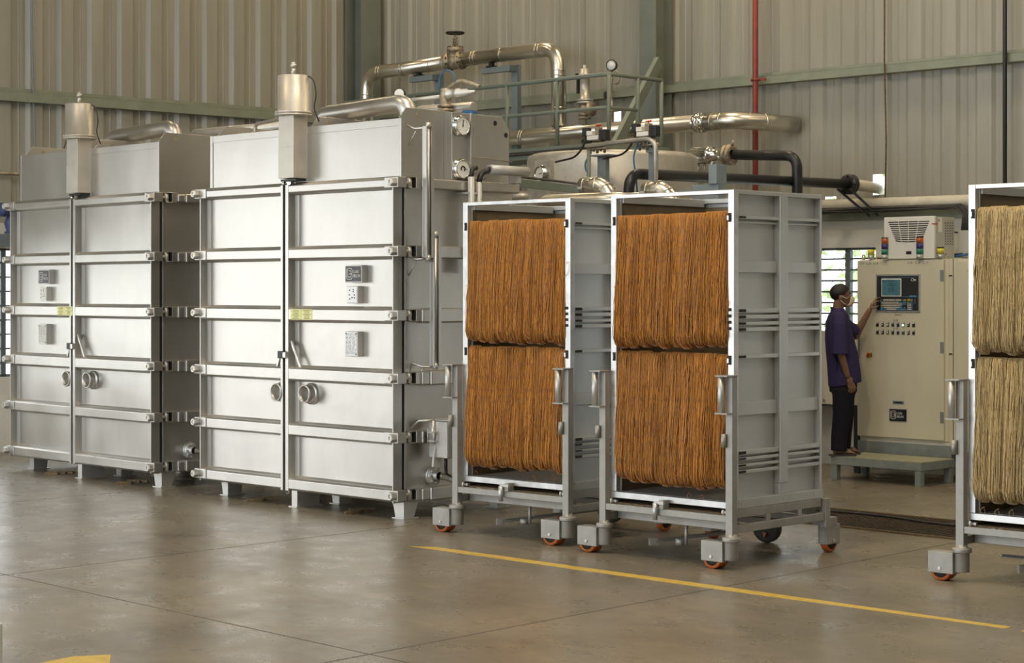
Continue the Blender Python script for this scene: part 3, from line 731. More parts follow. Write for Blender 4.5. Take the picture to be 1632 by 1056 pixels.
        b = MB(); b.cyl((-2.35, 0.40, 3.29), (-2.35, 0.40, 3.31), 0.045); b.cyl((-2.35, 0.40, 3.265), (-2.35, 0.40, 3.28), 0.045); b.build('pipe_flange', 'bronze', t)
        # pressure valve on the tank top near the back
        b = MB(); b.tube([(-0.45, 1.0, 3.19), (-0.45, 1.0, 3.55)], 0.03, 12); b.lathe((-0.45, 1.0, 3.40), (0, 0, 1), [(0, 0), (0.07, 0), (0.07, 0.02), (0, 0.02)], 20); b.lathe((-0.45, 1.0, 3.435), (0, 0, 1), [(0, 0), (0.07, 0), (0.07, 0.02), (0.045, 0.022), (0.055, 0.12), (0.05, 0.16), (0, 0.17)], 20)
        vv = b.build('control_valve', 'bronze', t)
        b = MB(); b.lathe((-0.40, 1.0, 3.545), (1, 0.05, 0.0), [(0, -0.05), (0.035, -0.05), (0.055, 0), (0.035, 0.02), (0.035, 0.08), (0.045, 0.09), (0.045, 0.11), (0.034, 0.12), (0.034, 0.20), (0.02, 0.22), (0.014, 0.30), (0, 0.30)], 20); b.build('actuator_head', 'steel_plain', vv)
        b = MB(); b.tube([(-0.42, 1.0, 3.60), (-0.30, 1.02, 3.66), (-0.15, 1.02, 3.62), (-0.06, 1.03, 3.585)], 0.018, 10, fillet=0.05); b.build('actuator_arm', 'bronze', vv)
        MB().tube([(-0.47, 0.95, 3.55), (-0.48, 0.95, 3.70), (-0.40, 0.97, 3.77), (-0.33, 1.0, 3.70), (-0.33, 1.0, 3.64)], 0.006, 8, fillet=0.06).build('air_hose', 'blue_hose', vv)
        b = MB(); b.tube([(-1.1, 0.95, 3.52), (-0.45, 1.0, 3.53)], 0.02, 10); b.build('sensor_tube', 'steel_plain', vv)
        b = MB(); b.lathe((-0.98, 0.95, 3.585), (0.5, -0.85, 0), [(0, 0), (0.05, 0), (0.052, 0.03), (0, 0.03)], 20); b.build('dial_gauge', 'black', vv)
        MB().cyl((-0.964, 0.9225, 3.585), (-0.961, 0.9175, 3.585), 0.043, n=20).build('dial_face', 'gauge_face', vv)
        b = MB(); b.box(-0.30, -0.18, 1.05, 1.12, 3.20, 3.40); b.box(-0.52, -0.38, 1.08, 1.14, 3.20, 3.38); b.build('blue_fitting', 'blue_hose', vv, 0.01)
    return t
near_dyer = dyer('near stainless dyeing machine beside the left yarn cart, gauges on its side', (-11.44, 10.08, 0), 0.0, False, True)
far_dyer = dyer('stainless dyeing machine at the left edge, its plates on the left door leaf', (-14.885, 10.094, 0), math.radians(-1.2), True, False)

# ------------------------------------------------------------------ yarn carriers and trolleys
CW, CD, CH = 1.09, 1.01, 2.134       # carrier width, depth, height (base at 0.397)
SIDE = [(1.94, 1.962, .03), (1.912, 1.928, .012), (1.58, 1.658, .012), (1.309, 1.339, .028), (1.268, 1.297, .028), (1.226, 1.251, .028), (1.184, 1.213, .028),
        (1.002, 1.028, .028), (0.62, 0.712, .012), (0.357, 0.386, .028), (0.321, 0.342, .028), (0.278, 0.298, .028), (0.232, 0.257, .028)]
ROD_Z = (1.948, 0.995)
def carrier(label, loc, rotz):
    t = thing('yarn_carrier', label, 'yarn carrier', loc, rotz, 'steel yarn carriers')
    b = MB(); p = 0.05
    b.box(0, p, 0, 0.05, 0.045, CH); b.box(CW - p, CW, 0, 0.05, 0.045, CH); b.box(p, CW - p, 0, 0.05, CH - 0.028, CH); b.box(0, CW, 0, 0.05, 0.0, 0.044)
    b.build('front_frame', 'bright', t, 0.003)
    for x0, x1, s in ((0.050, 0.056, -1), (CW - 0.056, CW - 0.050, 1)):
        sp = MB().box(x0, x1, 0.051, CD, 0.03, CH - 0.01).build('side_panel', 'cart', t)
        ex = x1 if s > 0 else x0
        def rng_(d0, d1): return sorted((ex + s * d0, ex + s * d1))
        b = MB(); xa, xb = rng_(0.0005, 0.050)
        b.box(xa, xb, CD - 0.02, CD, 0.06, CH - 0.03)
        b.box(xa, xb, 0.051, CD, CH - 0.03, CH); b.box(xa, xb, 0.051, CD + 0.012, 0.0, 0.062)
        b.build('edge_frame', 'cart', sp, 0.003)
        b = MB(); xa, xb = rng_(0.001, 0.056)
        b.box(xa, xb, 0.51, 0.60, 0.14, CH - 0.03); xa, xb = rng_(0.001, 0.048); b.box(xa, xb, 0.51, 0.60, 0.062, 0.14); b.build('centre_rib', 'cart', sp, 0.004)
        for z0, z1, pr in SIDE:
            xa, xb = rng_(0.0008, 0.046 if pr > 0.02 else 0.030)
            for y0, y1 in ((0.053, 0.508), (0.602, CD - 0.022)): MB().box(xa, xb, y0, y1, z0, z1).build('slot_rail', 'cart', sp, 0.003)
        for z0, z1, pr in SIDE:
            if pr < 0.02: continue
            xa, xb = rng_(0.0465, 0.053); MB().box(xa, xb, 0.06, 0.13, z0 + 0.006, z1 - 0.004).build('rail_stop', 'dark_gap', sp)
        xa, xb = rng_(0.050, 0.053)
        for y in (0.09, 0.56, 0.93): MB().cyl((xa, y, 0.03), (xb, y, 0.03), 0.012, n=10).build('rivet', 'steel_plain', sp)
    MB().box(0.057, CW - 0.057, CD - 0.02, CD - 0.012, 0.03, CH - 0.035).build('back_panel', 'cart', t)
    b = MB(); b.box(0.057, CW - 0.057, CD - 0.045, CD, CH - 0.034, CH); b.box(0.057, 0.075, 0.051, CD - 0.046, CH - 0.06, CH - 0.004); b.box(CW - 0.075, CW - 0.057, 0.051, CD - 0.046, CH - 0.06, CH - 0.004); b.build('top_rim', 'cart', t, 0.003)
    MB().box(0.057, CW - 0.057, 0.051, CD - 0.021, 0.03, 0.045).build('base_tray', 'trolley', t)
    b = MB(); b.box(0.0565, 0.0585, 0.052, CD - 0.021, 0.046, CH - 0.061); b.box(CW - 0.0585, CW - 0.0565, 0.052, CD - 0.021, 0.046, CH - 0.061); b.box(0.059, CW - 0.059, CD - 0.0225, CD - 0.0205, 0.046, CH - 0.061); b.build('reflection_lining', 'yarn_reflect', t)  # thin added sheets carrying the yarn's reflected brown and the inner shade
    for z in ROD_Z:
        r = MB().cyl((0.052, 0.048, z), (CW - 0.052, 0.048, z), 0.014, n=12).build('yarn_rod', 'steel_plain', t)
        for x in (0.034, CW - 0.034): MB().box(x - 0.012, x + 0.012, -0.006, -0.0005, z - 0.03, z + 0.03).build('rod_hook', 'dark_gap', r)
        for x in (0.026, CW - 0.040): MB().box(x - 0.007, x + 0.007, -0.016, -0.0065, z - 0.018, z + 0.012).build('rod_tip', 'bright', r)
    for k in range(4): MB().box(CW - 0.05, CW - 0.022, -0.006, -0.0005, 1.196 + 0.042 * k, 1.216 + 0.042 * k).build('notch', 'dark_gap', t)
    return t
def caster(parent, x, y, dirx, fixed=False):
    # pivot tube with the wheel box trailing along dirx
    b = MB()
    if not fixed:
        b.lathe((x, y, 0.065), (0, 0, 1), [(0, 0), (0.048, 0), (0.048, 0.122), (0.062, 0.124), (0.062, 0.15), (0.04, 0.156), (0.03, 0.175), (0, 0.175)], 28)
        wx = x + dirx * 0.13; x0, x1 = sorted((x + dirx * 0.035, x + dirx * 0.215)); b.box(x0, x1, y - 0.055, y - 0.012, 0.05, 0.185); b.box(x0, x1, y + 0.012, y + 0.055, 0.05, 0.185); b.box(x0, x1, y - 0.012, y + 0.012, 0.165, 0.185)
        xe = x + dirx * 0.215; xa, xb = sorted((xe, xe - dirx * 0.01)); b.box(xa, xb, y - 0.012, y + 0.012, 0.05, 0.165)
        c = b.build('caster', 'trolley', parent, 0.003); ax = (0, 1, 0); wy = y
        b = MB(); b.cyl((wx, y - 0.062, 0.082), (wx, y - 0.0555, 0.082), 0.012, n=6); b.cyl((wx, y + 0.0555, 0.082), (wx, y + 0.062, 0.082), 0.012, n=6); b.build('axle_bolt', 'steel_plain', c)
    else:
        wx, wy = x, y; ax = (1, 0, 0)
        b.box(x - 0.04, x - 0.027, y - 0.08, y + 0.08, 0.06, 0.20); b.box(x + 0.027, x + 0.04, y - 0.08, y + 0.08, 0.06, 0.20); b.box(x - 0.027, x + 0.027, y - 0.08, y + 0.08, 0.185, 0.20); b.box(x - 0.027, x + 0.027, y - 0.08, y - 0.072, 0.06, 0.185)
        c = b.build('caster', 'trolley', parent, 0.003)
        b = MB(); b.cyl((x + 0.0405, y, 0.085), (x + 0.047, y, 0.085), 0.012, n=6); b.build('axle_bolt', 'steel_plain', c)
    R = 0.078; a = Vector(ax); hw = 0.024 if fixed else 0.0
    w2 = 0.024 if fixed else 0.050
    if fixed:
        o = Vector((wx, wy, R)) - a * 0.024
        b = MB(); b.lathe(o, a, [(0.056, 0.0), (0.074, 0.0), (R, 0.006), (R, 0.042), (0.074, 0.048), (0.056, 0.048)], 32); b.build('tyre', 'orange_tyre', c)
        b = MB(); b.lathe(o, a, [(0, 0.008), (0.0558, 0.004), (0.0558, 0.044), (0, 0.040)], 32); b.build('wheel_core', 'wheel_core', c)
    else:
        for s in (-1, 1):
            o = Vector((wx, wy + s * 0.0335, R)) - a * 0.020
            pass
        o = Vector((wx, wy, R)) - a * 0.0115
        b = MB(); b.lathe(Vector((wx, wy, R)) - a * 0.048, a, [(0.058, 0.0), (0.074, 0.0), (R, 0.006), (R, 0.090), (0.074, 0.096), (0.058, 0.096)], 32); b.build('tyre', 'orange_tyre', c)
        b = MB(); b.lathe(Vector((wx, wy, R)) - a * 0.048, a, [(0, 0.01), (0.0578, 0.006), (0.0578, 0.090), (0, 0.086)], 32); b.build('wheel_core', 'wheel_core', c)
TW, TD = 1.179, 1.16
def trolley(label, loc, rotz):
    # origin: front left corner of the front left post, at floor level
    t = thing('trolley', label, 'trolley', loc, rotz, 'wheeled steel trolleys')
    for k, x in enumerate((0, TW - 0.057)):
        p = MB().box(x, x + 0.057, 0, 0.055, 0.222, 1.285).build('front_post', 'trolley', t, 0.003)
        hx = x + 0.012; b = MB()
        b.cyl((hx - 0.022, -0.035, 1.045), (hx - 0.022, -0.035, 1.282), 0.022, n=18); b.build('push_handle', 'cart', p)
        MB().box(hx - 0.055, x + 0.06, -0.06, 0.057, 1.2855, 1.294).build('handle_plate', 'trolley', p); MB().box(hx - 0.055, x + 0.057, -0.06, -0.0005, 1.036, 1.045).build('handle_plate', 'trolley', p)
        b = MB(); b.cyl((x - 0.002, -0.016, 0.815), (x - 0.002, -0.016, 0.905), 0.018, n=14); b.build('hinge_barrel', 'trolley', p)
    b = MB()
    b.box(0.058, TW - 0.058, 0.003, 0.043, 0.314, 0.358)                      # upper cross rail
    b.box(0.062, TW - 0.062, 0.13, 0.17, 0.245, 0.300)                        # lower cross rail
    b.box(0.03, 0.07, 0.056, TD - 0.1, 0.337, 0.3955); b.box(TW - 0.07, TW - 0.03, 0.056, TD - 0.1, 0.337, 0.3955)
    b.box(0.012, 0.052, 0.056, TD - 0.05, 0.24, 0.293); b.box(TW - 0.052, TW - 0.012, 0.056, TD - 0.05, 0.24, 0.293)
    b.box(0.07, TW - 0.07, TD - 0.16, TD - 0.11, 0.28, 0.335); b.box(0.052, TW - 0.052, 0.55, 0.60, 0.245, 0.29)
    for y in (0.42, 0.78): b.box(TW - 0.05, TW - 0.022, y, y + 0.035, 0.293, 0.337); b.box(0.022, 0.05, y, y + 0.035, 0.293, 0.337)
    b.build('chassis', 'trolley', t, 0.003)
    b = MB(); b.box(0.07, TW - 0.07, 0.06, TD - 0.17, 0.3592, 0.366); b.build('deck_plate', 'wood', t)
    for x in (0.0, TW - 0.057): MB().box(x, x + 0.055, TD - 0.085, TD - 0.03, 0.19, 0.392).build('rear_post', 'trolley', t, 0.003)
    caster(t, 0.03, 0.028, -1); caster(t, TW - 0.028, 0.028, -1)
    caster(t, TW - 0.07, TD + 0.05, 1, True); caster(t, 0.07, TD + 0.05, 1, True)
    b = MB(); b.bar((0.10, TD + 0.05, 0.225), (TW - 0.10, TD + 0.05, 0.225), 0.06, 0.05); b.box(0.02, 0.12, TD - 0.08, TD + 0.08, 0.2005, 0.25); b.box(TW - 0.12, TW - 0.02, TD - 0.08, TD + 0.08, 0.2005, 0.25); b.build('axle_beam', 'trolley', t)
    b = MB(); b.lathe((0.50, TD + 0.16, 0.11), (0.25, -1, 0), [(0, 0), (0.085, 0), (0.108, 0.01), (0.108, 0.05), (0.085, 0.06), (0, 0.06)], 30); sw = b.build('guide_wheel', 'wheel_core', t)
    b = MB(); b.box(0.46, 0.54, TD + 0.09, TD + 0.11, 0.12, 0.245); b.build('guide_fork', 'trolley', t)
    b = MB(); b.prism([(0.495, 0.08), (0.515, 0.04), (0.535, 0.08)], 'y', TD + 0.082, TD + 0.0895); b.build('guide_mark', 'orange_tyre', t)
    # latch and tow gear
    b = MB(); b.box(0.55, 0.59, -0.005, 0.06, 0.3585, 0.42); b.build('latch_bracket', 'trolley', t, 0.003)
    b = MB(); b.cyl((0.53, -0.02, 0.285), (0.53, -0.02, 0.40), 0.017, n=14); b.box(0.515, 0.60, -0.016, 0.002, 0.392, 0.41); b.build('latch_lever', 'cart', t)
    b = MB(); b.cyl((0.64, 0.18, 0.11), (0.64, 0.18, 0.25), 0.011, n=10); b.cyl((0.66, 0.16, 0.11), (0.66, 0.16, 0.25), 0.011, n=10); b.cyl((0.60, 0.17, 0.10), (0.60, 0.17, 0.145), 0.035, n=18); b.build('tow_pivot', 'trolley', t)
    b = MB(); b.bar((0.42, 0.10, 0.115), (0.78, 0.95, 0.17), 0.05, 0.018); b.bar((0.40, 0.07, 0.115), (0.44, 0.12, 0.115), 0.03, 0.05); b.build('tow_bar', 'trolley', t)
    for x in (0.085, TW - 0.10):
        b = MB(); b.box(x - 0.03, x + 0.03, 0.05, 0.075, 0.3665, 0.382); b.cyl((x, 0.03, 0.359), (x, 0.03, 0.392), 0.008, n=8); b.build('corner_stop', 'steel_plain', t)
    return t

# ------------------------------------------------------------------ yarn hanks
def hank_mesh(name, seed, L, w, mat, n_str=74, th=0.125):
    """A hank looped over a rod at the origin: strands run over the rod, down the front, round the bottom loop and up the back."""
    r = np.random.default_rng(seed)
    V = []; F = []; T = []
    def tube(path, rad, tone, k=4):
        path = np.array(path); m = len(path); o = len(V)
        tan = np.gradient(path, axis=0); tan /= np.linalg.norm(tan, axis=1)[:, None] + 1e-9
        u = np.tile(np.array([1.0, 0, 0]), (m, 1)); u -= tan * np.sum(u * tan, 1)[:, None]; u /= np.linalg.norm(u, axis=1)[:, None] + 1e-9
        v = np.cross(tan, u)
        for i in range(m):
            for q in range(k):
                a = 2 * PI * q / k + 0.4; V.append(tuple(path[i] + (u[i] * math.cos(a) + v[i] * math.sin(a)) * rad)); T.append(tone)
        for i in range(m - 1):
            for q in range(k):
                q2 = (q + 1) % k; F.append((o + i * k + q, o + i * k + q2, o + (i + 1) * k + q2, o + (i + 1) * k + q))
    def sect(t):
        # loop in the yz plane, t 0..1: over the rod, front side down, bottom, back side up. returns y, z, half width factor
        top = 0.03; hb = th * 0.5
        z0 = 0.0
        if t < 0.06:
            a = PI * 0.5 * (t / 0.06); return -top * math.sin(a), top * math.cos(a), 0.88
        if t < 0.46:
            q = (t - 0.06) / 0.40; bul = math.sin(min(1, q * 1.25) * PI / 2)
            return -(top + (th * 0.62 - top) * bul * (0.35 + 0.65 * q)), -q * (L - hb - 0.02), 0.88 + 0.14 * math.sin(q * PI) ** 0.5
        if t < 0.56:
            q = (t - 0.46) / 0.10; a = PI * q; return -th * 0.62 * math.cos(a), -(L - hb - 0.02) - hb * math.sin(a), 0.92 - 0.30 * math.sin(a)
        if t < 0.94:
            q = 1 - (t - 0.56) / 0.38; bul = math.sin(min(1, q * 1.25) * PI / 2)
            return (top + (th * 0.62 - top) * bul * (0.35 + 0.65 * q)), -q * (L - hb - 0.02), 0.88
        a = PI * 0.5 * ((1 - t) / 0.06); return top * math.sin(a), top * math.cos(a), 0.88
    # core: a flat lumpy loop
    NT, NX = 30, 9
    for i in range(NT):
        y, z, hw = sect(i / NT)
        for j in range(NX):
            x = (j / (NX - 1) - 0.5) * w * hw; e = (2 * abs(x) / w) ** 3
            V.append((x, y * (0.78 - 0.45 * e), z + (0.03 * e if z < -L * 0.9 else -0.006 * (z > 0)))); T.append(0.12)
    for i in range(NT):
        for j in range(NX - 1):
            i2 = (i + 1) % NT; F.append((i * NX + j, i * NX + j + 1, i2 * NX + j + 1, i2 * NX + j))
    ts_f = [0, 0.03, 0.06, 0.085] + [0.11 + 0.0205 * k_ for k_ in range(17)] + [0.455, 0.48, 0.51, 0.54, 0.57, 0.62]
    for s in range(n_str):
        x0 = (s + r.uniform(0, 1)) / n_str - 0.5; x0 *= w
        ph, am, ph2 = r.uniform(0, 6.28), abs(r.normal(0.003, 0.0022)) + 0.0008, r.uniform(0, 6.28)
        drift = r.normal(0, 0.010); dep = r.uniform(-0.004, 0.007); short = abs(r.normal(0, 0.025)); lay = r.uniform(0.84, 1.06)
        path = []
        for t in ts_f:
            y, z, hw = sect(t)
            e = (2 * abs(x0) / w) ** 2.4
            x = x0 * hw + drift * (t / 0.5) * (1 - min(1, abs(t - 0.5) * 2)) * 1.2 + am * math.sin(ph + t * 17) + am * 0.55 * math.sin(ph2 + t * 61)
            x = max(-w * 0.56, min(w * 0.56, x))
            zz = z * (1 - short / L * 0.6) if z < 0 else z
            path.append((x, y * (lay - 0.50 * e) - (dep if t < 0.5 else 0) * min(1, t * 8) + 0.002 * math.sin(ph2 + t * 23), zz + (0.02 * e if z < -L * 0.93 else 0)))
        tube(path, r.uniform(0.0020, 0.0030), float(np.clip(r.normal(0.5, 0.22), 0, 1)))
    # stray loops
    for s in range(5):
        x = r.uniform(-w / 2, w / 2); z = -r.uniform(0.15, 0.95) * L; y = sect(0.06 + 0.4 * min(0.99, -z / L))[0] - 0.008
        a = np.linspace(0, r.uniform(2.2, 5.0), 12); R = r.uniform(0.01, 0.035)
        tube([(x + R * math.sin(q) + 0.012 * q, y - 0.006 * math.sin(q), z - R * 1.6 * math.cos(q)) for q in a], 0.0016, 0.8, 3)
    if seed % 3 == 0:
        a = np.linspace(0, 5.5, 14); tube([(0.02 * math.sin(q) + 0.004 * q, -0.01, -L - 0.008 - 0.022 * (1 - math.cos(q))) for q in a], 0.0016, 0.7, 3)
    me = bpy.data.meshes.new(name); me.from_pydata(V, [], F); me.polygons.foreach_set('use_smooth', [True] * len(F))
    at = me.attributes.new('tone', 'FLOAT', 'POINT'); at.data.foreach_set('value', np.array(T, dtype=np.float32))
    me.materials.append(M[mat]); me.update(); return me
ORD = ['leftmost', 'second from the left', 'third from the left', 'fourth from the left', 'fifth from the left', 'fifth from the right', 'fourth from the right', 'third from the right', 'second from the right', 'rightmost']
NH = 10
def fill(c_loc, rz, which, colour, mat, meshes):
    R = Matrix.Rotation(rz, 4, 'Z')
    for row, z in (('upper', ROD_Z[0]), ('lower', ROD_Z[1])):
        for k in range(NH):
            me = meshes[row][rng.integers(len(meshes[row]))]
            o = bpy.data.objects.new('yarn_hank', me); COL.objects.link(o)
            x = 0.052 + (k + 0.5) * (CW - 0.112) / NH
            p = R @ Vector((x + rng.uniform(-0.006, 0.006), 0.048 - rng.uniform(0, 0.012), z + 0.01 + rng.uniform(-0.004, 0.006))) + Vector(c_loc)
            o.location = p; o.rotation_euler = (0, rng.uniform(-0.006, 0.006), rz + rng.uniform(-0.08, 0.08)); o.scale = (rng.choice([-1, 1]) * rng.uniform(1.0, 1.16), rng.uniform(0.85, 1.25), rng.uniform(0.985, 1.02))
            tag(o, '%s hank of %s yarn in the %s row of the %s' % (ORD[k], colour, row, which), 'yarn hank', '%s hanks on the %s rod of the %s' % (colour, row, which))
UP, LO = 0.915, 0.905
orange = {'upper': [hank_mesh('yarn_hank', s, UP, 0.120, 'yarn_orange') for s in (1, 2, 3, 4)], 'lower': [hank_mesh('yarn_hank', s, LO, 0.120, 'yarn_orange') for s in (5, 6, 7, 8)]}
beige = {'upper': [hank_mesh('yarn_hank', s, UP, 0.120, 'yarn_beige') for s in (11, 12, 13, 14)], 'lower': [hank_mesh('yarn_hank', s, LO, 0.120, 'yarn_beige') for s in (15, 16, 17, 18)]}
CARTS = [((-8.912, 9.90), 0.012, 'middle cart', 'orange-brown', 'yarn_orange', orange),
         ((-10.468, 9.935), 0.040, 'left cart', 'orange-brown', 'yarn_orange', orange),
         ((-6.430, 10.545), 0.030, 'right cart', 'straw-coloured', 'yarn_beige', beige)]
c0 = t0 = None
CL = {'middle cart': 'open-fronted steel yarn carrier of the middle cart, both its side and front fully seen', 'left cart': 'open-fronted steel yarn carrier of the left cart beside the near dyeing machine', 'right cart': 'open-fronted steel yarn carrier cut off by the right edge, holding straw-coloured yarn'}
TL = {'middle cart': 'wheeled steel trolley of the middle cart, in front of the drain grating', 'left cart': 'wheeled steel trolley of the left cart beside the near dyeing machine', 'right cart': 'wheeled steel trolley of the right cart, cut off by the right edge'}
for (x, y), rz, nm, colr, mt, meshes in CARTS:
    off = Matrix.Rotation(rz, 4, 'Z') @ Vector((-0.057, -0.06, 0))
    cl = (x, y, 0.397); tl = (x + off.x, y + off.y, 0)
    if c0 is None: c0 = carrier(CL[nm], cl, rz); t0 = trolley(TL[nm], tl, rz)
    else: dup(c0, cl, rz, CL[nm]); dup(t0, tl, rz, TL[nm])
    fill(cl, rz, nm, colr, mt, meshes)
tag(MB().bar((-6.88, 11.73, 0.008), (-5.9, 11.82, 0.008), 0.016, 0.016).build('steel_rod', 'black'), 'thin dark rod lying on the floor behind the right cart', 'rod')

# ------------------------------------------------------------------ pipework behind the machines
def jacket(b, pts, r, bands, fillet=0.25, n=20):
    b.tube(pts, r, n, fillet=fillet, fs=8)
    for (p, d) in bands:
        p = Vector(p); d = Vector(d).normalized() * 0.006; b.cyl(p - d, p + d, r + 0.004, n=n)
YP = 15.9
t = thing('steam_main', 'thick shiny clad steam main running along the back wall above the tank', 'pipe', (-13, YP, 3.675))
def rel(pts, o): return [tuple(Vector(p) - Vector(o)) for p in pts]
O = (-13, YP, 3.675)
b = MB(); jacket(b, rel([(-17.6, YP, 3.674), (-13.08, YP, 3.678)], O), 0.09, [(rel([(x, YP, 3.676)], O)[0], (1, 0, 0)) for x in (-15.72, -15.68, -14.1, -14.06, -13.5)]); b.build('pipe_section', 'alu_jacket', t)
b = MB(); b.lathe((-0.08, 0, 0), (1, 0, 0), [(0.09, 0), (0.07, 0.05), (0.11, 0.052), (0.11, 0.075), (0.10, 0.078), (0.10, 0.092), (0.11, 0.095), (0.11, 0.118), (0.07, 0.12), (0.094, 0.17)], 28)
for k in range(10):
    q = 2 * PI * k / 10; b.cyl((-0.035, 0.092 * math.cos(q), 0.092 * math.sin(q)), (0.045, 0.092 * math.cos(q), 0.092 * math.sin(q)), 0.010, n=6)
b.build('flange_joint', 'chrome', t)
b = MB(); jacket(b, [(0.09, 0, 0), (0.42, 0.0, 0.0), (0.60, 0.30, -0.01), (0.72, 0.72, -0.02)], 0.094, [((0.18, 0, 0), (1, 0, 0)), ((0.30, 0.0, 0), (1, 0, 0)), ((0.42, 0.06, 0), (1, 0.5, 0)), ((0.52, 0.18, -0.004), (0.7, 1, 0)), ((0.60, 0.32, -0.01), (0.3, 1, 0))], 0.25); b.build('wall_elbow', 'alu_jacket', t)
b = MB(); b.box(-1.72, -1.58, -0.05, 0.05, -0.13, -0.09); b.box(-1.68, -1.62, -0.03, 0.03, -0.30, -0.13); b.build('pipe_shoe', 'black', t)

t = thing('steam_loop', 'shiny clad pipe loop with two elbows, highest pipe on the back wall', 'pipe', (-16.9, YP, 4.68))
O = (-16.9, YP, 4.68)
b = MB(); jacket(b, rel([(-18.56, YP, 3.5), (-18.56, YP, 4.655), (-17.06, YP, 4.675)], O), 0.085, [(rel([(x, YP, 4.66)], O)[0], (1, 0, 0)) for x in (-18.30, -18.25, -17.85, -17.80, -17.3)] + [(rel([(-18.56, YP, z)], O)[0], (0, 0, 1)) for z in (4.38, 4.30, 4.2)], 0.24); b.build('left_limb', 'alu_jacket', t)
b = MB(); jacket(b, rel([(-16.72, YP, 4.685), (-15.13, YP, 4.685), (-15.13, YP, 3.77)], O), 0.088, [(rel([(x, YP, 4.685)], O)[0], (1, 0, 0)) for x in (-16.55, -16.50, -16.05, -15.45, -15.40)] + [(rel([(-15.13, YP, z)], O)[0], (0, 0, 1)) for z in (4.42, 4.36, 3.98)], 0.26); b.build('right_limb', 'alu_jacket', t)
for s_, x in ((-1, -17.06), (1, -16.72)):
    MB().lathe(rel([(x, YP, 4.68)], O)[0], (-s_, 0, 0), [(0.088, -0.02), (0.088, 0), (0.07, 0.035), (0.07, 0.05)], 24).build('pipe_end', 'alu_jacket', t)
# the valve of the loop
t = thing('gate_valve', 'flanged gate valve with black handwheel in the highest pipe', 'valve', (-16.89, YP, 4.68))
b = MB()
for s_ in (-1, 1):
    b.lathe((s_ * 0.118, 0, 0), (-s_, 0, 0), [(0.0, -0.0), (0.115, 0.0), (0.115, 0.028), (0.06, 0.032), (0.07, 0.07)], 28)
b.ball((0, 0, 0.0), (0.098, 0.095, 0.105)); b.lathe((0, 0, 0.05), (0, 0, 1), [(0.085, 0), (0.085, 0.06), (0.105, 0.065), (0.105, 0.085)], 24)
b.build('body', 'bronze', t)
b = MB(); b.lathe((0, 0, 0.136), (0, 0, 1), [(0.105, 0), (0.105, 0.024), (0.06, 0.03), (0.05, 0.045), (0.035, 0.05), (0, 0.05)], 24)
for sy in (-1, 1): b.bar((0.0 + 0.045 * sy, 0, 0.165), (0.02 * sy, 0, 0.275), 0.016, 0.02)
b.lathe((0, 0, 0.265), (0, 0, 1), [(0, 0), (0.03, 0), (0.03, 0.03), (0, 0.03)], 14); b.cyl((0, 0, 0.18), (0, 0, 0.345), 0.012); b.build('bonnet', 'bronze', t)
b = MB()
for k in range(8):
    q = 2 * PI * k / 8; b.cyl((0.088 * math.cos(q), 0.088 * math.sin(q), 0.11), (0.088 * math.cos(q), 0.088 * math.sin(q), 0.18), 0.010, n=6)
for s_ in (-1, 1):
    for k in range(8):
        q = 2 * PI * (k + 0.5) / 8; b.cyl((s_ * 0.125, 0.092 * math.cos(q), 0.092 * math.sin(q)), (s_ * 0.08, 0.092 * math.cos(q), 0.092 * math.sin(q)), 0.011, n=6)
b.build('bolts', 'letter_dark', t)
b = MB(); b.tube([(0.105 * math.cos(2 * PI * k / 28), 0.105 * math.sin(2 * PI * k / 28), 0.345) for k in range(28)], 0.014, 8, closed=True)
for k in range(4): q = PI * k / 2 + 0.4; b.bar((0, 0, 0.345), (0.10 * math.cos(q), 0.10 * math.sin(q), 0.345), 0.02, 0.012)
b.cyl((0, 0, 0.335), (0, 0, 0.362), 0.022, n=12); b.build('handwheel', 'black', t)
# pipe supports
for (x, xl, lab) in ((-17.32, -17.70, 'blue-grey pipe bracket left of the gate valve, holding up the highest pipe'), (-15.96, -16.40, 'blue-grey pipe bracket right of the gate valve, holding up the highest pipe')):
    t = thing('pipe_bracket', lab, 'bracket', (x, YP, 0), 0, 'pipe brackets')
    b = MB(); b.box(-0.05, 0.05, 0.10, 0.17, 0, 4.56); b.build('post', 'support_grey', t, 0.003)
    b = MB(); b.box(xl - x, 0.05, -0.035, 0.035, 4.475, 4.545); b.box(-0.05, 0.05, 0.036, 0.0995, 4.475, 4.545); b.build('arm', 'support_grey', t, 0.003)
    b = MB(); b.box(xl - x + 0.10, xl - x + 0.20, -0.05, 0.05, 4.546, 4.565); b.box(xl - x + 0.13, xl - x + 0.17, -0.03, 0.03, 4.565, 4.60); b.build('pipe_shoe', 'black', t)

# valve and pressure gauge standing on the steam main
t = thing('control_valve', 'rusty pneumatic control valve standing on the clad steam main', 'valve', (-14.716, YP, 3.765))
b = MB(); b.cyl((0, 0, 0), (0, 0, 0.10), 0.02); b.lathe((0, 0, 0.06), (0, 0, 1), [(0, 0), (0.075, 0), (0.075, 0.022), (0.03, 0.024), (0.03, 0.04), (0.075, 0.042), (0.075, 0.064), (0.04, 0.066), (0.05, 0.12)], 24); b.ball((0, 0, 0.19), (0.07, 0.07, 0.06)); b.lathe((0.02, 0, 0.16), (1, 0, 0.1), [(0.05, 0), (0.05, 0.06), (0.085, 0.062), (0.085, 0.085), (0, 0.085)], 20); b.build('body', 'bronze', t)
b = MB(); b.lathe((0, 0, 0.235), (0, 0, 1), [(0, 0), (0.098, 0), (0.098, 0.018), (0.085, 0.02), (0.085, 0.03), (0.098, 0.032), (0.098, 0.05), (0.058, 0.055), (0.058, 0.30), (0.07, 0.305), (0.07, 0.35), (0.055, 0.355), (0.055, 0.40), (0.02, 0.405), (0.02, 0.445), (0, 0.445)], 24); b.build('actuator', 'old_steel', t)
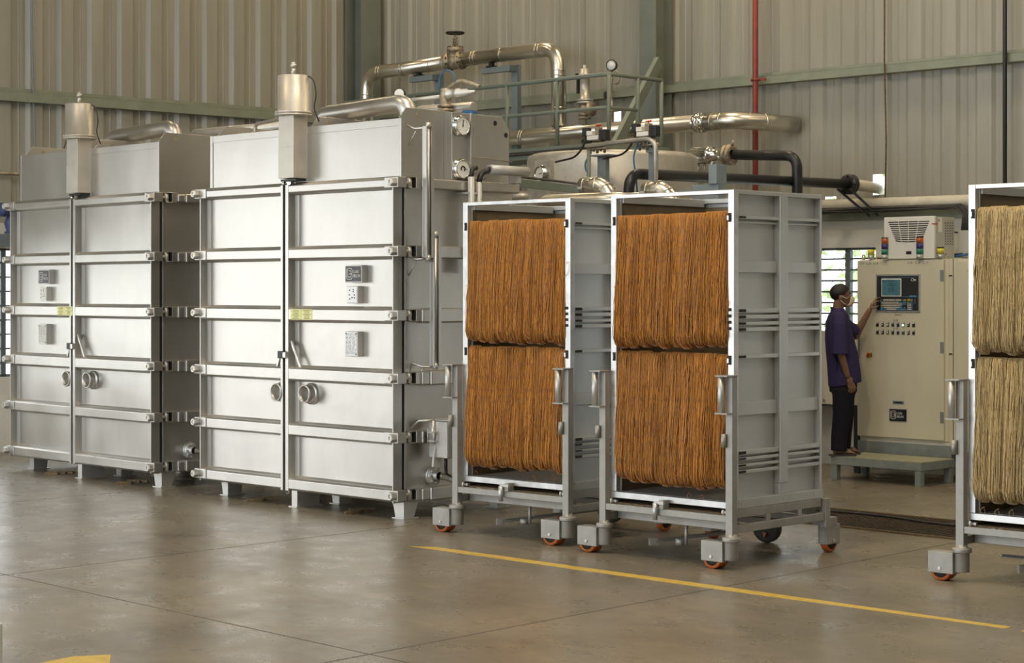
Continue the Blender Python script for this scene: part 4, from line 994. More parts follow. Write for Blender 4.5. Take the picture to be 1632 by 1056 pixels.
b = MB(); b.box(-0.105, -0.075, -0.03, 0.03, 0.36, 0.56); b.box(-0.12, 0.06, -0.03, 0.03, 0.565, 0.59); b.build('positioner', 'black', t)
t = thing('pressure_gauge', 'round pressure gauge on a looped siphon tube behind the railing corner', 'gauge', (-14.30, YP, 3.765))
b = MB(); b.cyl((0, 0, 0), (0, 0, 0.30), 0.014); b.cyl((0, 0, 0.12), (0, 0, 0.135), 0.045); b.cyl((0, 0, 0.145), (0, 0, 0.16), 0.045); b.box(-0.025, 0.025, -0.02, 0.02, 0.28, 0.35)
b.tube([(0, 0, 0.34), (0, 0, 0.50)] + [(0.055 - 0.055 * math.cos(q), 0.02 * q / 6, 0.50 + 0.055 * math.sin(q) * 1.3) for q in np.linspace(0.2, 5.9, 16)] + [(-0.02, 0.03, 0.50), (-0.025, 0.03, 0.60)], 0.010, 8); b.build('siphon', 'bronze', t)
b = MB(); b.lathe((-0.02, 0.04, 0.645), (0.3, -1, 0), [(0, 0), (0.06, 0), (0.065, 0.02), (0.065, 0.045), (0.058, 0.048), (0.056, 0.04), (0, 0.04)], 28); b.build('gauge_case', 'black', t)
b = MB(); b.lathe((-0.02, 0.04, 0.645), (0.3, -1, 0), [(0, 0.041), (0.055, 0.041), (0.055, 0.043), (0, 0.043)], 24); b.build('dial', 'gauge_face', t)
b = MB(); b.lathe((-0.055, -0.02, 0.31), (-0.3, -1, 0), [(0, 0), (0.04, 0), (0.045, 0.02), (0.03, 0.025), (0, 0.02)], 18); b.cyl((0, 0, 0.31), (-0.05, -0.01, 0.31), 0.01); b.build('hand_knob', 'black', t)

# railing of the service platform
YR = 14.3
t = thing('guard_railing', 'grey-green tubular guard railing of the service platform behind the machines', 'railing', (-12.90, YR, 3.36))
b = MB()
b.tube([(-4.2, 0, 0.705), (0.0, 0, 0.708), (0.02, 0.80, 0.70)], 0.022, 12, fillet=0.10); b.build('top_rail', 'rail_paint', t)
b = MB(); b.tube([(-4.2, 0, 0.365), (0.0, 0, 0.368), (0.012, 0.43, 0.362)], 0.019, 12, fillet=0.10); b.build('middle_rail', 'rail_paint', t)
for (x, y, z0) in ((-2.194, 0, 0.0), (-1.474, 0, 0), (-0.73, 0, 0), (0, 0.0, 0.0), (0.012, 0.43, 0.0), (0.02, 0.80, -0.15), (-2.95, 0, 0), (-3.7, 0, 0)):
    MB().cyl((x, y, z0), (x, y, 0.70), 0.022, n=12).build('post', 'rail_paint', t)
t = thing('service_platform', 'narrow service platform with cable bundles along its front edge', 'platform', (-15.0, YR, 3.24))
b = MB(); b.box(-2.2, 2.15, -0.05, 0.90, 0.04, 0.12); b.build('deck', 'rail_paint', t)
b = MB(); b.box(-2.2, 2.15, -0.10, -0.055, 0.0, 0.12); b.build('edge_channel', 'rail_paint', t)
b = MB()
for k in range(6): b.tube([(-1.6, -0.13 + 0.01 * k, 0.05 + 0.012 * (k % 3)), (-0.5, -0.125 + 0.008 * k, 0.055 + 0.01 * (k % 2)), (0.6, -0.13 + 0.01 * k, 0.05 + 0.012 * (k % 3)), (1.6, -0.12 + 0.006 * k, 0.06 + 0.01 * (k % 3)), (2.1, -0.12, 0.09)], 0.008, 6, fillet=0.3)
b.build('cable_bundle', 'cable', t)
for x in (-1.9, 0.0, 1.9): MB().box(x - 0.04, x + 0.04, 0.4, 0.48, -3.24, 0.04).build('leg', 'rail_paint', t)
# diagonal brace between platform and column
b = MB(); b.bar((-13.62, 15.2, 3.42), (-13.86, 16.20, 4.44), 0.055, 0.13); tag(b.build('diagonal_brace', 'rail_paint', None, 0.003), 'sloping grey-green brace running up to the wall column', 'brace')

# big round tank behind the carts
t = thing('round_tank', 'big round weathered steel tank standing behind the carts', 'tank', (-12.585, 14.0, 0))
b = MB(); b.lathe((0, 0, 0.35), (0, 0, 1), [(0, 0), (0.85, 0.0), (0.85, 2.80), (0.835, 2.84), (0.80, 2.855), (0, 2.87)], 72); b.build('shell', 'old_steel', t)
for k in range(4):
    q = PI / 4 + k * PI / 2; b = MB(); b.box(-0.06, 0.06, -0.06, 0.06, 0, 0.36); o = b.build('leg', 'steel_plain', t, loc=(0.7 * math.cos(q), 0.7 * math.sin(q), 0))
# gauge panel facing the viewer's left
an = math.radians(-98)
gb = MB(); gb.box(-0.02, 0.035, -0.125, 0.125, 2.55, 3.12); gp = gb.build('gauge_panel', 'old_steel', t, 0.003, loc=(0.85 * math.cos(an), 0.85 * math.sin(an), 0), rotz=an)
b = MB(); b.lathe((0.036, 0.01, 2.985), (1, 0, 0), [(0, 0), (0.085, 0), (0.085, 0.02), (0.075, 0.025), (0.075, 0.05), (0.068, 0.052), (0.06, 0.042)], 32); b.build('gauge', 'chrome', gp)
MB().cyl((0.07, 0.01, 2.985), (0.077, 0.01, 2.985), 0.061, n=28).build('dial', 'gauge_face', gp)
MB().bar((0.078, 0.045, 2.99), (0.078, 0.0, 2.983), 0.004, 0.006).build('needle', 'black', gp)

# stands with small pneumatic valves in front of the tank
for (x, y, lab, sx) in ((-11.75, 12.95, 'small pneumatic valve cluster on a blue-grey stand left, in front of the round tank', 1), (-11.14, 12.95, 'small pneumatic valve cluster on a slim blue-grey stand right, in front of the round tank', -1)):
    t = thing('valve_stand', lab, 'valve stand', (x, y, 0), 0, 'pneumatic valve stands')
    b = MB()
    if sx > 0: b.box(-0.05, 0.05, -0.03, 0.03, 0, 3.10); b.box(-0.11, 0.11, -0.06, 0.06, 3.10, 3.115)
    else: b.box(-0.035, 0.035, -0.03, 0.03, 0, 3.30); b.box(-0.05, 0.05, -0.05, -0.03, 3.10, 3.27)
    b.build('post', 'support_grey', t, 0.003)
    zb = 3.12
    b = MB(); 
    for k in range(5): b.tube([(-0.12 + 0.045 * k, -0.05, zb + 0.01 + 0.02 * (k % 2)), (-0.10 + 0.045 * k, -0.07, zb + 0.07), (-0.06 + 0.03 * k, -0.06, zb + 0.12)], 0.013, 8); 
    b.cyl((-0.14, -0.06, zb + 0.05), (0.12, -0.06, zb + 0.05), 0.016); b.build('manifold', 'bronze', t)
    b = MB(); b.box(-0.12, 0.02, -0.10, -0.02, zb + 0.13, zb + 0.17); b.box(-0.12, -0.05, -0.105, -0.02, zb + 0.172, zb + 0.215); b.build('solenoid', 'white_plastic', t, 0.004)
    MB().box(0.03, 0.11, -0.10, -0.03, zb + 0.12, zb + 0.22).build('coil', 'black', t, 0.006); MB().box(-0.20, -0.13, -0.08, -0.02, zb + 0.17, zb + 0.25).build('coil', 'black', t, 0.006)
    b = MB(); b.box(-0.03, 0.02, -0.09, -0.03, zb + 0.172, zb + 0.245); b.build('regulator', 'bronze', t, 0.006)
    b = MB(); b.tube([(-0.035, -0.06, zb + 0.262), (0.025, -0.06, zb + 0.266)], 0.009, 6); b.cyl((-0.005, -0.06, zb + 0.246), (-0.005, -0.06, zb + 0.262), 0.006); b.build('red_lever', 'switch_red', t)
    b = MB(); b.tube([(-0.165, -0.05, zb + 0.175), (-0.20, -0.07, zb + 0.06), (-0.30, -0.07, zb - 0.02), (-0.55, -0.07, zb - 0.05)], 0.010, 8, fillet=0.08); b.build('cable', 'black', t)
    b = MB()
    if sx > 0: b.tube([(-0.10, -0.06, zb + 0.02), (-0.16, -0.10, zb - 0.10), (-0.05, -0.10, zb - 0.25), (0.24, -0.10, zb - 0.52)], 0.008, 6, fillet=0.1)
    else: b.tube([(-0.10, -0.06, zb + 0.10), (-0.16, -0.10, zb - 0.03), (-0.12, -0.10, zb - 0.25), (-0.09, -0.10, zb - 0.50), (0.0, -0.08, zb - 0.58)], 0.008, 6, fillet=0.1)
    b.build('air_hose', 'blue_hose', t)
t = thing('riser_pipe', 'thin vertical pipes and elbow rising in front of the round tank', 'pipe', (-11.4, 12.9, 2.2))
b = MB(); b.cyl((-0.415, -0.08, 0), (-0.415, -0.08, 0.95), 0.019); b.build('riser', 'rail_paint', t)
b = MB(); b.tube([(0.38, -0.06, 0.3), (0.38, -0.06, 0.97), (0.30, -0.06, 1.02), (-0.50, -0.02, 1.0)], 0.022, 10, fillet=0.06); b.build('elbow_line', 'old_steel', t)

# clad elbows just behind the carts
def clad_elbow(lab, x, y, z, w):
    t = thing('clad_elbow', lab, 'pipe', (x, y, z), 0, 'clad elbows behind the carts')
    b = MB(); b.tube([(-w, 0, 0.0), (0, 0, -0.005), (0.11, 0, -0.09), (0.13, 0, -0.45), (0.13, 0, -z)], 0.075, 20, fillet=0.06); b.build('elbow', 'alu_jacket', t)
    b = MB()
    for p, d in (((-w + 0.05, 0, 0), (1, 0, 0)), ((-0.01, 0, 0), (1, 0, 0)), ((0.06, 0, -0.045), (1, 0, -0.9)), ((0.125, 0, -0.15), (0.1, 0, -1))):
        p = Vector(p); d = Vector(d).normalized() * 0.005; b.cyl(p - d, p + d, 0.079)
    b.build('seams', 'alu_jacket', t)
clad_elbow('shiny clad pipe elbow standing up between the left and middle carts', -10.93, 12.0, 2.765, 0.20)
clad_elbow('shiny clad pipe elbow peeping over the front rim of the middle cart', -10.40, 12.2, 2.715, 0.18)
tag(MB().tube([(-11.42, 11.8, 0.0), (-11.42, 11.8, 2.62), (-10.85, 11.8, 2.62), (-10.3, 11.8, 2.60)], 0.07, 18, fillet=0.08).build('clad_pipe', 'alu_jacket'), 'clad pipe with its horizontal top lying just behind the left cart', 'pipe')
t = thing('cable_tray', 'sloping grey-green beam carrying cables from the near dyeing machine to behind the left cart', 'cable tray', (-12.1, 12.5, 2.84))
b = MB(); b.bar((-0.42, -0.4, 0.05), (0.75, 0.15, -0.11), 0.06, 0.075); b.build('beam', 'rail_paint', t, 0.003)
MB().box(0.45, 0.51, 0.0, 0.06, -2.84, -0.11).build('leg', 'rail_paint', t)
b = MB()
for k in range(4): b.tube([(-0.40, -0.40 + 0.015 * k, 0.095), (0.1, -0.17 + 0.012 * k, 0.035 + 0.006 * (k % 2)), (0.74, 0.14 + 0.012 * k, -0.065)], 0.008, 6, fillet=0.2)
b.build('cables', 'cable', t)
for (z, r, lab) in ((3.06, 0.035, 'upper of three stacked pipes seen between the near dyeing machine and round tank'), (2.94, 0.045, 'middle of three stacked pipes seen between the near dyeing machine and round tank'), (2.80, 0.06, 'lowest of three stacked pipes seen between the near dyeing machine and round tank')):
    tag(MB().tube([(-14.6, 13.35, z + 0.01), (-13.2, 13.35, z - 0.01), (-13.2, 13.35 + 0.4, z - 0.01)], r, 14, fillet=0.1).build('stacked_pipe', 'old_steel'), lab, 'pipe', 'stacked pipes')

# black pipes
t = thing('black_pipe', 'long black pipe with an elbow, running from behind the middle cart to the back wall', 'pipe', (-11.26, 12.75, 2.92))
b = MB(); b.tube([(0, 0, -2.3), (0, 0, -0.01), (0, 3.42, 0.03)], 0.050, 18, fillet=0.16, fs=8); b.build('pipe_run', 'black_pipe', t)
b = MB(); b.lathe((0, 3.40, 0.03), (0, 1, 0), [(0.05, 0), (0.105, 0), (0.105, 0.022), (0.07, 0.024), (0.07, 0.034), (0.105, 0.036), (0.105, 0.06), (0.05, 0.06)], 28)
for k in range(8):
    q = 2 * PI * k / 8; b.cyl((0.083 * math.cos(q), 3.385, 0.03 + 0.083 * math.sin(q)), (0.083 * math.cos(q), 3.475, 0.03 + 0.083 * math.sin(q)), 0.010, n=6)
b.build('flange', 'black_pipe', t)
MB().tube([(0, 3.46, 0.03), (0, 3.75, 0.02), (0.0, 4.3, -0.02)], 0.058, 18).build('wall_sleeve', 'white_pvc', t)
b = MB(); b.bar((-0.06, 3.30, -0.02), (0.03, 3.74, -0.29), 0.02, 0.02); b.bar((0.05, 3.36, -0.02), (0.14, 3.74, -0.29), 0.02, 0.02); b.build('stay', 'black', t)
t = thing('pipe_support', 'grey box-section T-shaped support carrying the long black pipe behind the middle cart', 'support', (-10.32, 12.9, 0))
b = MB(); b.box(-0.045, 0.045, -0.10, 0.0, 0, 2.62); b.box(-0.25, 0.045, -0.10, 0.0, 2.62, 2.78); b.box(-0.045, 0.045, -0.12, 0.02, 2.781, 2.95); b.build('frame', 'support_grey', t, 0.003)
b = MB(); b.box(-0.50, -0.25, -0.06, -0.02, 2.70, 2.74); b.build('arm', 'support_grey', t, 0.003)
t = thing('black_branch_pipe', 'black flanged pipe bending down in front of the red riser', 'pipe', (-12.0, 15.2, 3.24))
b = MB(); b.tube([(0.02, 0, 0.0), (0.80, 0, -0.05), (0.80, 0, -3.2)], 0.052, 18, fillet=0.14); b.build('pipe_run', 'black_pipe', t)
b = MB(); b.lathe((-0.10, 0, 0.005), (1, 0, 0), [(0.05, 0), (0.105, 0.0), (0.105, 0.025), (0.07, 0.03), (0.07, 0.05), (0.11, 0.052), (0.11, 0.085), (0.05, 0.088)], 28)
for k in range(8):
    q = 2 * PI * (k + 0.5) / 8; b.cyl((-0.12, 0.085 * math.cos(q), 0.085 * math.sin(q)), (0.0, 0.085 * math.cos(q), 0.085 * math.sin(q)), 0.010, n=6)
b.cyl((-0.01, 0, 0.10), (0.0, 0, 0.15), 0.012); b.build('flange', 'bronze', t)
b = MB(); b.lathe((-0.62, 0, 0.02), (1, 0, -0.03), [(0, 0), (0.03, 0), (0.03, 0.05), (0.075, 0.06), (0.088, 0.10), (0.088, 0.30), (0.095, 0.305), (0.095, 0.34), (0.07, 0.345), (0.062, 0.42), (0.058, 0.46), (0.075, 0.48), (0.075, 0.52)], 28); b.build('valve_body', 'chrome', t)
b = MB(); b.box(-0.70, -0.60, -0.05, 0.03, -0.02, 0.06); b.cyl((-0.46, 0, -0.06), (-0.46, 0, -0.20), 0.012); b.cyl((-0.38, 0, -0.06), (-0.38, 0, -0.20), 0.012); b.build('fittings', 'bronze', t)

# wall services
t = thing('red_riser', 'thin red vertical pipe on the back wall', 'pipe', (-12.66, 16.42, 0))
MB().cyl((0, 0, 0), (0, 0, ROOF), 0.032, n=14).build('pipe', 'red', t)
b = MB(); b.box(-0.08, 0.12, 0.02, 0.04, 4.145, 4.165); b.lathe((0, 0, 4.145), (0, 0, 1), [(0.033, 0), (0.05, 0), (0.05, 0.02), (0.033, 0.02)], 14); b.build('clamp', 'red', t)
tag(MB().cyl((-9.71, 16.60, 0), (-9.71, 16.60, ROOF), 0.022, n=12).build('black_conduit', 'black'), 'black vertical conduit on the back wall near the right edge', 'conduit')
tag(MB().tube([(-11.10, 16.585, 2.68), (-11.085, 16.585, 3.4), (-11.10, 16.575, 4.25), (-11.09, 16.575, ROOF)], 0.009, 8).build('cable', 'wood'), 'thin brown cable hanging down the back wall above the control cabinet', 'cable')
t = thing('wall_pipe', 'dirty white horizontal pipe along the foot of the back wall cladding', 'pipe', (-11, 16.52, 2.75))
MB().tube([(-0.84, 0.0, 0), (1.4, 0.07, 0), (3.0, 0.13, 0)], 0.068, 20).build('pipe', 'white_pvc', t)
b = MB(); 
for x in (-0.4, 0.25, 1.0): b.box(x - 0.006, x + 0.006, 0.0, 0.07, -0.068, -0.06)
b.build('bracket', 'steel_plain', t)
tag(MB().tube([(-13.5, 16.43, 2.74), (-12.05, 16.49, 2.75), (-11.9, 16.49, 2.75)], 0.07, 18).build('old_pipe', 'old_steel'), 'grey older pipe ending beside the dirty white wall pipe', 'pipe')
tag(MB().tube([(-12.6, 16.40, 2.62), (-12.15, 16.40, 2.645), (-11.88, 16.42, 2.72)], 0.034, 12).build('blue_hose', 'blue_hose'), 'blue hose bundle tucked behind the top corner of the middle cart', 'hose')
b = MB()
for k in range(9):
    y = 16.38 + 0.012 * (k % 4); z = 2.655 + 0.013 * (k // 3) + rng.uniform(-0.004, 0.004)
    b.tube([(-12.3 + 0.4 * j, y + 0.013 * j + rng.uniform(-0.01, 0.01), z + 0.026 + rng.uniform(-0.012, 0.012)) for j in range(6)] + [(-10.16 + 0.01 * k, 16.42, z + 0.03), (-10.07 + 0.012 * k, 16.42, z - 0.05), (-10.075 + 0.012 * k, 16.40, 2.44)], 0.010, 6)
tag(b.build('cable_loom', 'cable'), 'bundle of black cables running along the pale green beam and down beside the air conditioner', 'cables')
t = thing('cable_duct', 'pale grey vertical cable duct right of the air conditioner', 'duct', (-10.0, 16.38, 2.18))
MB().box(-0.075, 0.06, -0.05, 0.05, 0, 0.27).build('duct', 'grey_plastic', t, 0.003)
MB().tube([(-0.075, -0.055, 0.25), (-0.16, -0.06, 0.26), (-0.21, -0.06, 0.10), (-0.13, -0.06, 0.03), (-0.02, -0.06, 0.04)], 0.008, 8, fillet=0.07).build('cable_loop', 'black', t)
b = MB(); b.tube([(-0.22, -0.07, 0.0), (-0.05, -0.07, 0.02), (0.05, -0.07, 0.035)], 0.012, 8); b.build('blue_cable', 'blue_hose', t)

# left wall pump on a ledge
t = thing('blue_motor', 'blue motor on a ledge above the left louvred window', 'motor', (-19.2, 11.10, 2.50))
b = MB(); b.lathe((0.06, -0.16, 0.27), (0, 1, 0), [(0, 0), (0.07, 0.01), (0.075, 0.02), (0.075, 0.28), (0.05, 0.30), (0, 0.30)], 20)
for k in range(7): b.lathe((0.06, -0.13 + 0.035 * k, 0.27), (0, 1, 0), [(0.075, 0), (0.082, 0.004), (0.082, 0.010), (0.075, 0.014)], 20)
b.build('motor_body', 'blue_motor', t)
b = MB(); b.lathe((0.06, 0.0, 0.0), (0, 0, 1), [(0, 0), (0.08, 0), (0.08, 0.02), (0.06, 0.03), (0.075, 0.09), (0.085, 0.12), (0.06, 0.18), (0.05, 0.2), (0, 0.2)], 20); b.build('pump_casing', 'blue_motor', t)
MB().box(0.12, 0.146, 0.02, 0.075, 0.24, 0.34).build('yellow_tag', 'sticker', t)
MB().box(0.03, 0.09, 0.145, 0.19, 0.23, 0.31).build('terminal_box', 'black', t)
tag(MB().tube([(-19.30, 11.9, 4.02), (-19.29, 11.95, 3.7), (-19.27, 11.85, 3.5), (-19.27, 11.98, 3.42), (-19.28, 11.9, 3.35), (-19.28, 11.83, 3.36)], 0.006, 6, fillet=0.04).build('hanging_wire', 'cable'), 'tangle of thin wire hanging below the left wall girt', 'wire')

p0 = LW0 + LWD * -1.2 + LWN * 0.06; p1 = LW0 + LWD * 1.2 + LWN * 0.06
tag(MB().tube([(p0.x, p0.y, 3.19), (p1.x, p1.y, 3.20)], 0.02, 10).build('conduit_pipe', 'bronze'), 'thin tan pipe along the left wall beside the far dyeing machine', 'pipe')
p0 = LW0 + LWD * 0.36 + LWN * 0.015
tag(MB().tube([(p0.x, p0.y, 2.7), (p0.x + 0.005, p0.y + 0.03, 3.6), (p0.x + 0.003, p0.y - 0.01, 4.7), (p0.x + 0.005, p0.y - 0.03, ROOF)], 0.012, 8).build('wire', 'support_grey'), 'thin grey wire running up the left wall cladding', 'wire')

# ------------------------------------------------------------------ control cabinet
YC = 15.9; X0, X1 = -10.97, -9.96
t = thing('control_cabinet', 'tall beige control cabinet with built-in screen and keyboard', 'cabinet', ((X0 + X1) / 2, YC, 0))
hw = (X1 - X0) / 2
MB().box(-hw + 0.008, hw + 0.035, 0.026, 0.45, 0.385, 2.165).build('body', 'cabinet', t, 0.004)
b = MB(); b.box(-hw + 0.008, hw + 0.035, 0.04, 0.44, 0.06, 0.384); b.build('plinth', 'plaster', t)
b = MB(); b.box(-hw - 0.01, hw + 0.06, 0.02, 0.039, 0.18, 0.345); b.build('plinth_rail', 'platform', t)
door = MB().box(-hw, hw - 0.008, 0.0, 0.025, 0.395, 2.155).build('door', 'cabinet', t, 0.004)
b = MB()
for z in (2.0, 1.30, 0.62): b.box(hw - 0.045, hw - 0.006, -0.006, -0.0005, z - 0.055, z + 0.055)
b.build('hinge', 'support_grey', door)
MB().box(-hw + 0.012, -hw + 0.035, -0.012, -0.0005, 1.17, 1.39).build('lock_handle', 'support_grey', door, 0.003)
b = MB(); b.box(hw + 0.0355, hw + 0.075, 0.03, 0.45, 0.30, 2.165); b.build('side_strip', 'cabinet', t)
b = MB()
for z in (2.00, 1.24, 0.66): b.cyl((hw + 0.045, 0.028, z), (hw + 0.045, 0.02, z), 0.008, n=8); b.cyl((hw + 0.062, 0.028, z), (hw + 0.062, 0.02, z), 0.008, n=8)
b.build('lock_screws', 'black', t)
# screen unit
sx0, sx1, sz0, sz1 = -0.278, 0.238, 1.640, 2.018
b = MB(); b.box(sx0, sx1, -0.012, -0.0006, sz0, sz1); con = b.build('console', 'plate_metal', t, 0.003)
MB().box(sx0 + 0.018, sx1 - 0.018, -0.016, -0.0125, sz0 + 0.018, sz1 - 0.018).build('panel', 'black', con)
MB().box(-0.205, 0.028, -0.022, -0.0165, 1.796, 1.974).build('screen_bezel', 'white_plastic', con, 0.004)
MB().box(-0.195, 0.018, -0.0245, -0.0225, 1.806, 1.964).build('display', 'screen', con)
b = MB(); rr = random.Random(5)
for z, x, l in ((1.948, -0.19, 0.02), (1.945, -0.165, 0.12), (1.936, -0.185, 0.015), (1.925, -0.12, 0.05), (1.915, -0.10, 0.07), (1.903, -0.125, 0.03), (1.903, -0.09, 0.06), (1.888, -0.09, 0.035), (1.872, -0.12, 0.025), (1.872, -0.085, 0.03), (1.856, -0.13, 0.04), (1.856, -0.08, 0.055), (1.84, -0.12, 0.06), (1.838, -0.05, 0.03)):
    b.box(x, x + l, -0.0252, -0.0246, z, z + 0.005)
b.build('display_text', 'screen_line', con)
b = MB(); b.box(0.032, 0.205, -0.0172, -0.0162, 1.792, 1.796); b.box(-0.215, 0.205, -0.0172, -0.0162, 1.985, 1.987); b.box(0.12, 0.20, -0.0174, -0.0162, 1.797, 1.806); b.build('blue_trim', 'key_blue', con)
b = MB(); b.tube([(0.155 + 0.016 * math.cos(q), -0.0172, 1.962 + 0.013 * math.sin(q)) for q in np.linspace(0.6, 5.6, 10)], 0.003, 5); b.box(0.165, 0.195, -0.0174, -0.0162, 1.952, 1.968); b.build('maker_mark', 'letter', con)
KW, KB, KY = MB(), MB(), MB()
def key(bm, x, z, w=0.0115, h=0.011): bm.box(x, x + w, -0.0195, -0.0163, z, z + h)
for g0 in (-0.185, -0.115, -0.040):
    for k in range(5): key(KW, g0 + k * 0.0135, 1.754, 0.0115, 0.014)
for k in range(3): key(KY if k != 0 else KB, 0.042 + k * 0.0145, 1.755, 0.012, 0.012)
key(KY, 0.098, 1.755, 0.030, 0.015); key(KB, -0.214, 1.755, 0.012, 0.010)
rows = [(1.733, -0.212, 14), (1.716, -0.19, 14), (1.699, -0.182, 13), (1.682, -0.172, 12)]
for z, x0, n in rows:
    for k in range(n): key(KW, x0 + k * 0.0152, z)
for x, z, w, bm in ((-0.212, 1.716, 0.02, KB), (-0.212, 1.699, 0.027, KY), (-0.214, 1.682, 0.038, KB), (-0.214, 1.665, 0.028, KB), (-0.175, 1.665, 0.03, KB), (-0.03, 1.665, 0.03, KB), (0.006, 1.733, 0.026, KB), (0.022, 1.716, 0.012, KW), (0.014, 1.699, 0.022, KB), (0.008, 1.682, 0.028, KB), (0.008, 1.665, 0.028, KB)): key(bm, x, z, w)
key(KW, -0.142, 1.665, 0.108)
for z in (1.733, 1.716): 
    for k in range(3): key(KB, 0.042 + k * 0.0155, z)
key(KB, 0.0575, 1.682); 
for k in range(3): key(KB, 0.042 + k * 0.0155, 1.665)
for j, z in enumerate((1.733, 1.716, 1.699, 1.682, 1.665)):
    for k in range(4): key((KB if (k == 3 or j == 0) else KW) if not (j == 0 and k == 0) else KY, 0.098 + k * 0.0155, z)
KW.build('ivory_keys', 'key_white', con); KB.build('blue_keys', 'key_blue', con); KY.build('yellow_keys', 'key_yellow', con)
b = MB(); b.tube([(0.145 + 0.009 * math.cos(q), -0.0175, 1.761 + 0.009 * math.sin(q)) for q in np.linspace(0, 6.28, 13)], 0.002, 5)
for z in (1.760, 1.738): b.tube([(0.172, -0.0172, z - 0.007), (0.188, -0.0172, z - 0.007), (0.188, -0.0172, z + 0.007), (0.172, -0.0172, z + 0.007), (0.172, -0.0172, z - 0.007)], 0.0012, 4)
b.build('panel_symbols', 'letter', con)
b = MB()
for x, z in ((sx0 + 0.01, sz0 + 0.01), (sx1 - 0.01, sz0 + 0.01), (sx0 + 0.01, sz1 - 0.01), (sx1 - 0.01, sz1 - 0.01), (-0.02, sz0 + 0.01), (-0.02, sz1 - 0.01), (sx1 - 0.01, 1.83)): b.cyl((x, -0.012, z), (x, -0.0145, z), 0.004, n=8)
b.build('screws', 'letter_dark', con)
text_mesh('lettering', 'DYNG-C.F', 0.030, 'letter_red', door, (-0.062, -0.0006, 1.604), depth=0.0008, sx=0.62)
# two rows of push buttons and lamps
kinds = [['selector', 'rocker', 'lamp', 'dark', 'dark', 'lit', 'rocker', 'blank'], ['blank', 'rocker', 'lamp', 'dark', 'dark', 'green', 'rocker', 'blank']]
for j, z in enumerate((1.520, 1.443)):
    for k in range(8):
        x = -0.262 + k * 0.0602
        b = MB(); b.box(x - 0.014, x + 0.014, -0.008, -0.0006, z - 0.024, z + 0.022); pb = b.build('push_button', 'black', t, 0.002)
        MB().box(x - 0.012, x + 0.012, -0.0095, -0.0084, z + 0.008, z + 0.021).build('label_strip', 'letter', pb)
        kd = kinds[j][k]
        if kd == 'lamp': MB().ball((x, -0.010, z - 0.007), (0.0115, 0.008, 0.0115)).build('lamp_lens', 'lens_cream', pb)
        elif kd == 'lit': MB().ball((x, -0.010, z - 0.007), (0.0115, 0.008, 0.0115)).build('lamp_lens', 'led_green', pb)
        elif kd == 'dark': MB().ball((x - 0.001, -0.010, z - 0.007), (0.0115, 0.008, 0.0115)).build('lamp_lens', 'lens_blue', pb)
        elif kd == 'green': MB().ball((x - 0.001, -0.010, z - 0.007), (0.0115, 0.008, 0.0115)).build('lamp_lens', 'lens_green', pb)
        elif kd == 'rocker': MB().bar((x - 0.011, -0.016, z - 0.010), (x + 0.009, -0.016, z - 0.003), 0.010, 0.009, (0, 0, 1)).build('switch_knob', 'letter', pb, 0.002)
        elif kd == 'selector': MB().bar((x - 0.010, -0.015, z - 0.014), (x + 0.008, -0.015, z + 0.002), 0.012, 0.008).build('switch_knob', 'black', pb, 0.002)
for z in (1.560, 1.482):
    b = MB(); b.box(-0.072, -0.026, -0.004, -0.0006, z - 0.007, z + 0.007); p = b.build('legend_plate', 'letter_dark', t); MB().box(-0.068, -0.030, -0.0052, -0.0043, z - 0.005, z + 0.005).build('face', 'letter', p)
for x in (-0.45, -0.37, -0.285, 0.115, 0.205, 0.295):
    p = MB().box(x - 0.024, x + 0.024, -0.004, -0.0006, 2.122, 2.138).build('legend_plate', 'letter_dark', t); MB().box(x - 0.020, x + 0.020, -0.0052, -0.0043, 2.124, 2.136).build('face', 'letter', p)
p = MB().box(-0.385, -0.340, -0.010, -0.0006, 1.185, 1.235).build('main_switch', 'switch_yellow', t, 0.002)
b = MB(); b.cyl((-0.362, -0.010, 1.212), (-0.362, -0.020, 1.212), 0.018, n=18); b.bar((-0.352, -0.024, 1.225), (-0.375, -0.024, 1.19), 0.014, 0.014); b.build('knob', 'switch_red', p)
MB().box(-0.339, -0.332, -0.008, -0.0006, 1.188, 1.232).build('switch_side', 'black', p)
p = MB().box(-0.085, 0.045, -0.004, -0.0006, 0.728, 0.762).build('serial_plate', 'support_grey', t); MB().box(-0.07, 0.03, -0.0048, -0.0043, 0.738, 0.752).build('plate_face', 'plate_black', p)
p = MB().box(-0.125, 0.085, -0.006, -0.0006, 0.555, 0.685).build('name_plate', 'plate_metal', t, 0.002)
MB().box(-0.118, 0.078, -0.0075, -0.0063, 0.562, 0.678).build('plate_face', 'plate_black', p)
lx, h, zc, yf = -0.105, 0.078, 0.622, -0.0085
b = MB()
for pts in ([(0.0, 1.0), (0.0, 0.14), (0.14, 0.0), (0.66, 0.0), (0.80, 0.14), (0.80, 0.42), (0.70, 0.5), (0.80, 0.58), (0.80, 0.86), (0.66, 1.0), (0.18, 1.0), (0.18, 0.22), (0.62, 0.22), (0.62, 0.78), (0.36, 0.78)], [(0.36, 0.5), (0.70, 0.5)]):
    for a_, c_ in zip(pts, pts[1:]): b.bar((lx + a_[0] * h, yf, zc - h / 2 + a_[1] * h), (lx + c_[0] * h, yf, zc - h / 2 + c_[1] * h), 0.005, 0.002, (0, -1, 0))
b.build('emblem', 'letter', p)
text_mesh('lettering', 'LORIS\nBELLINI', 0.034, 'letter', p, (lx + 0.075, yf, zc + 0.006), depth=0.0008, spacing=0.95, sx=0.68)
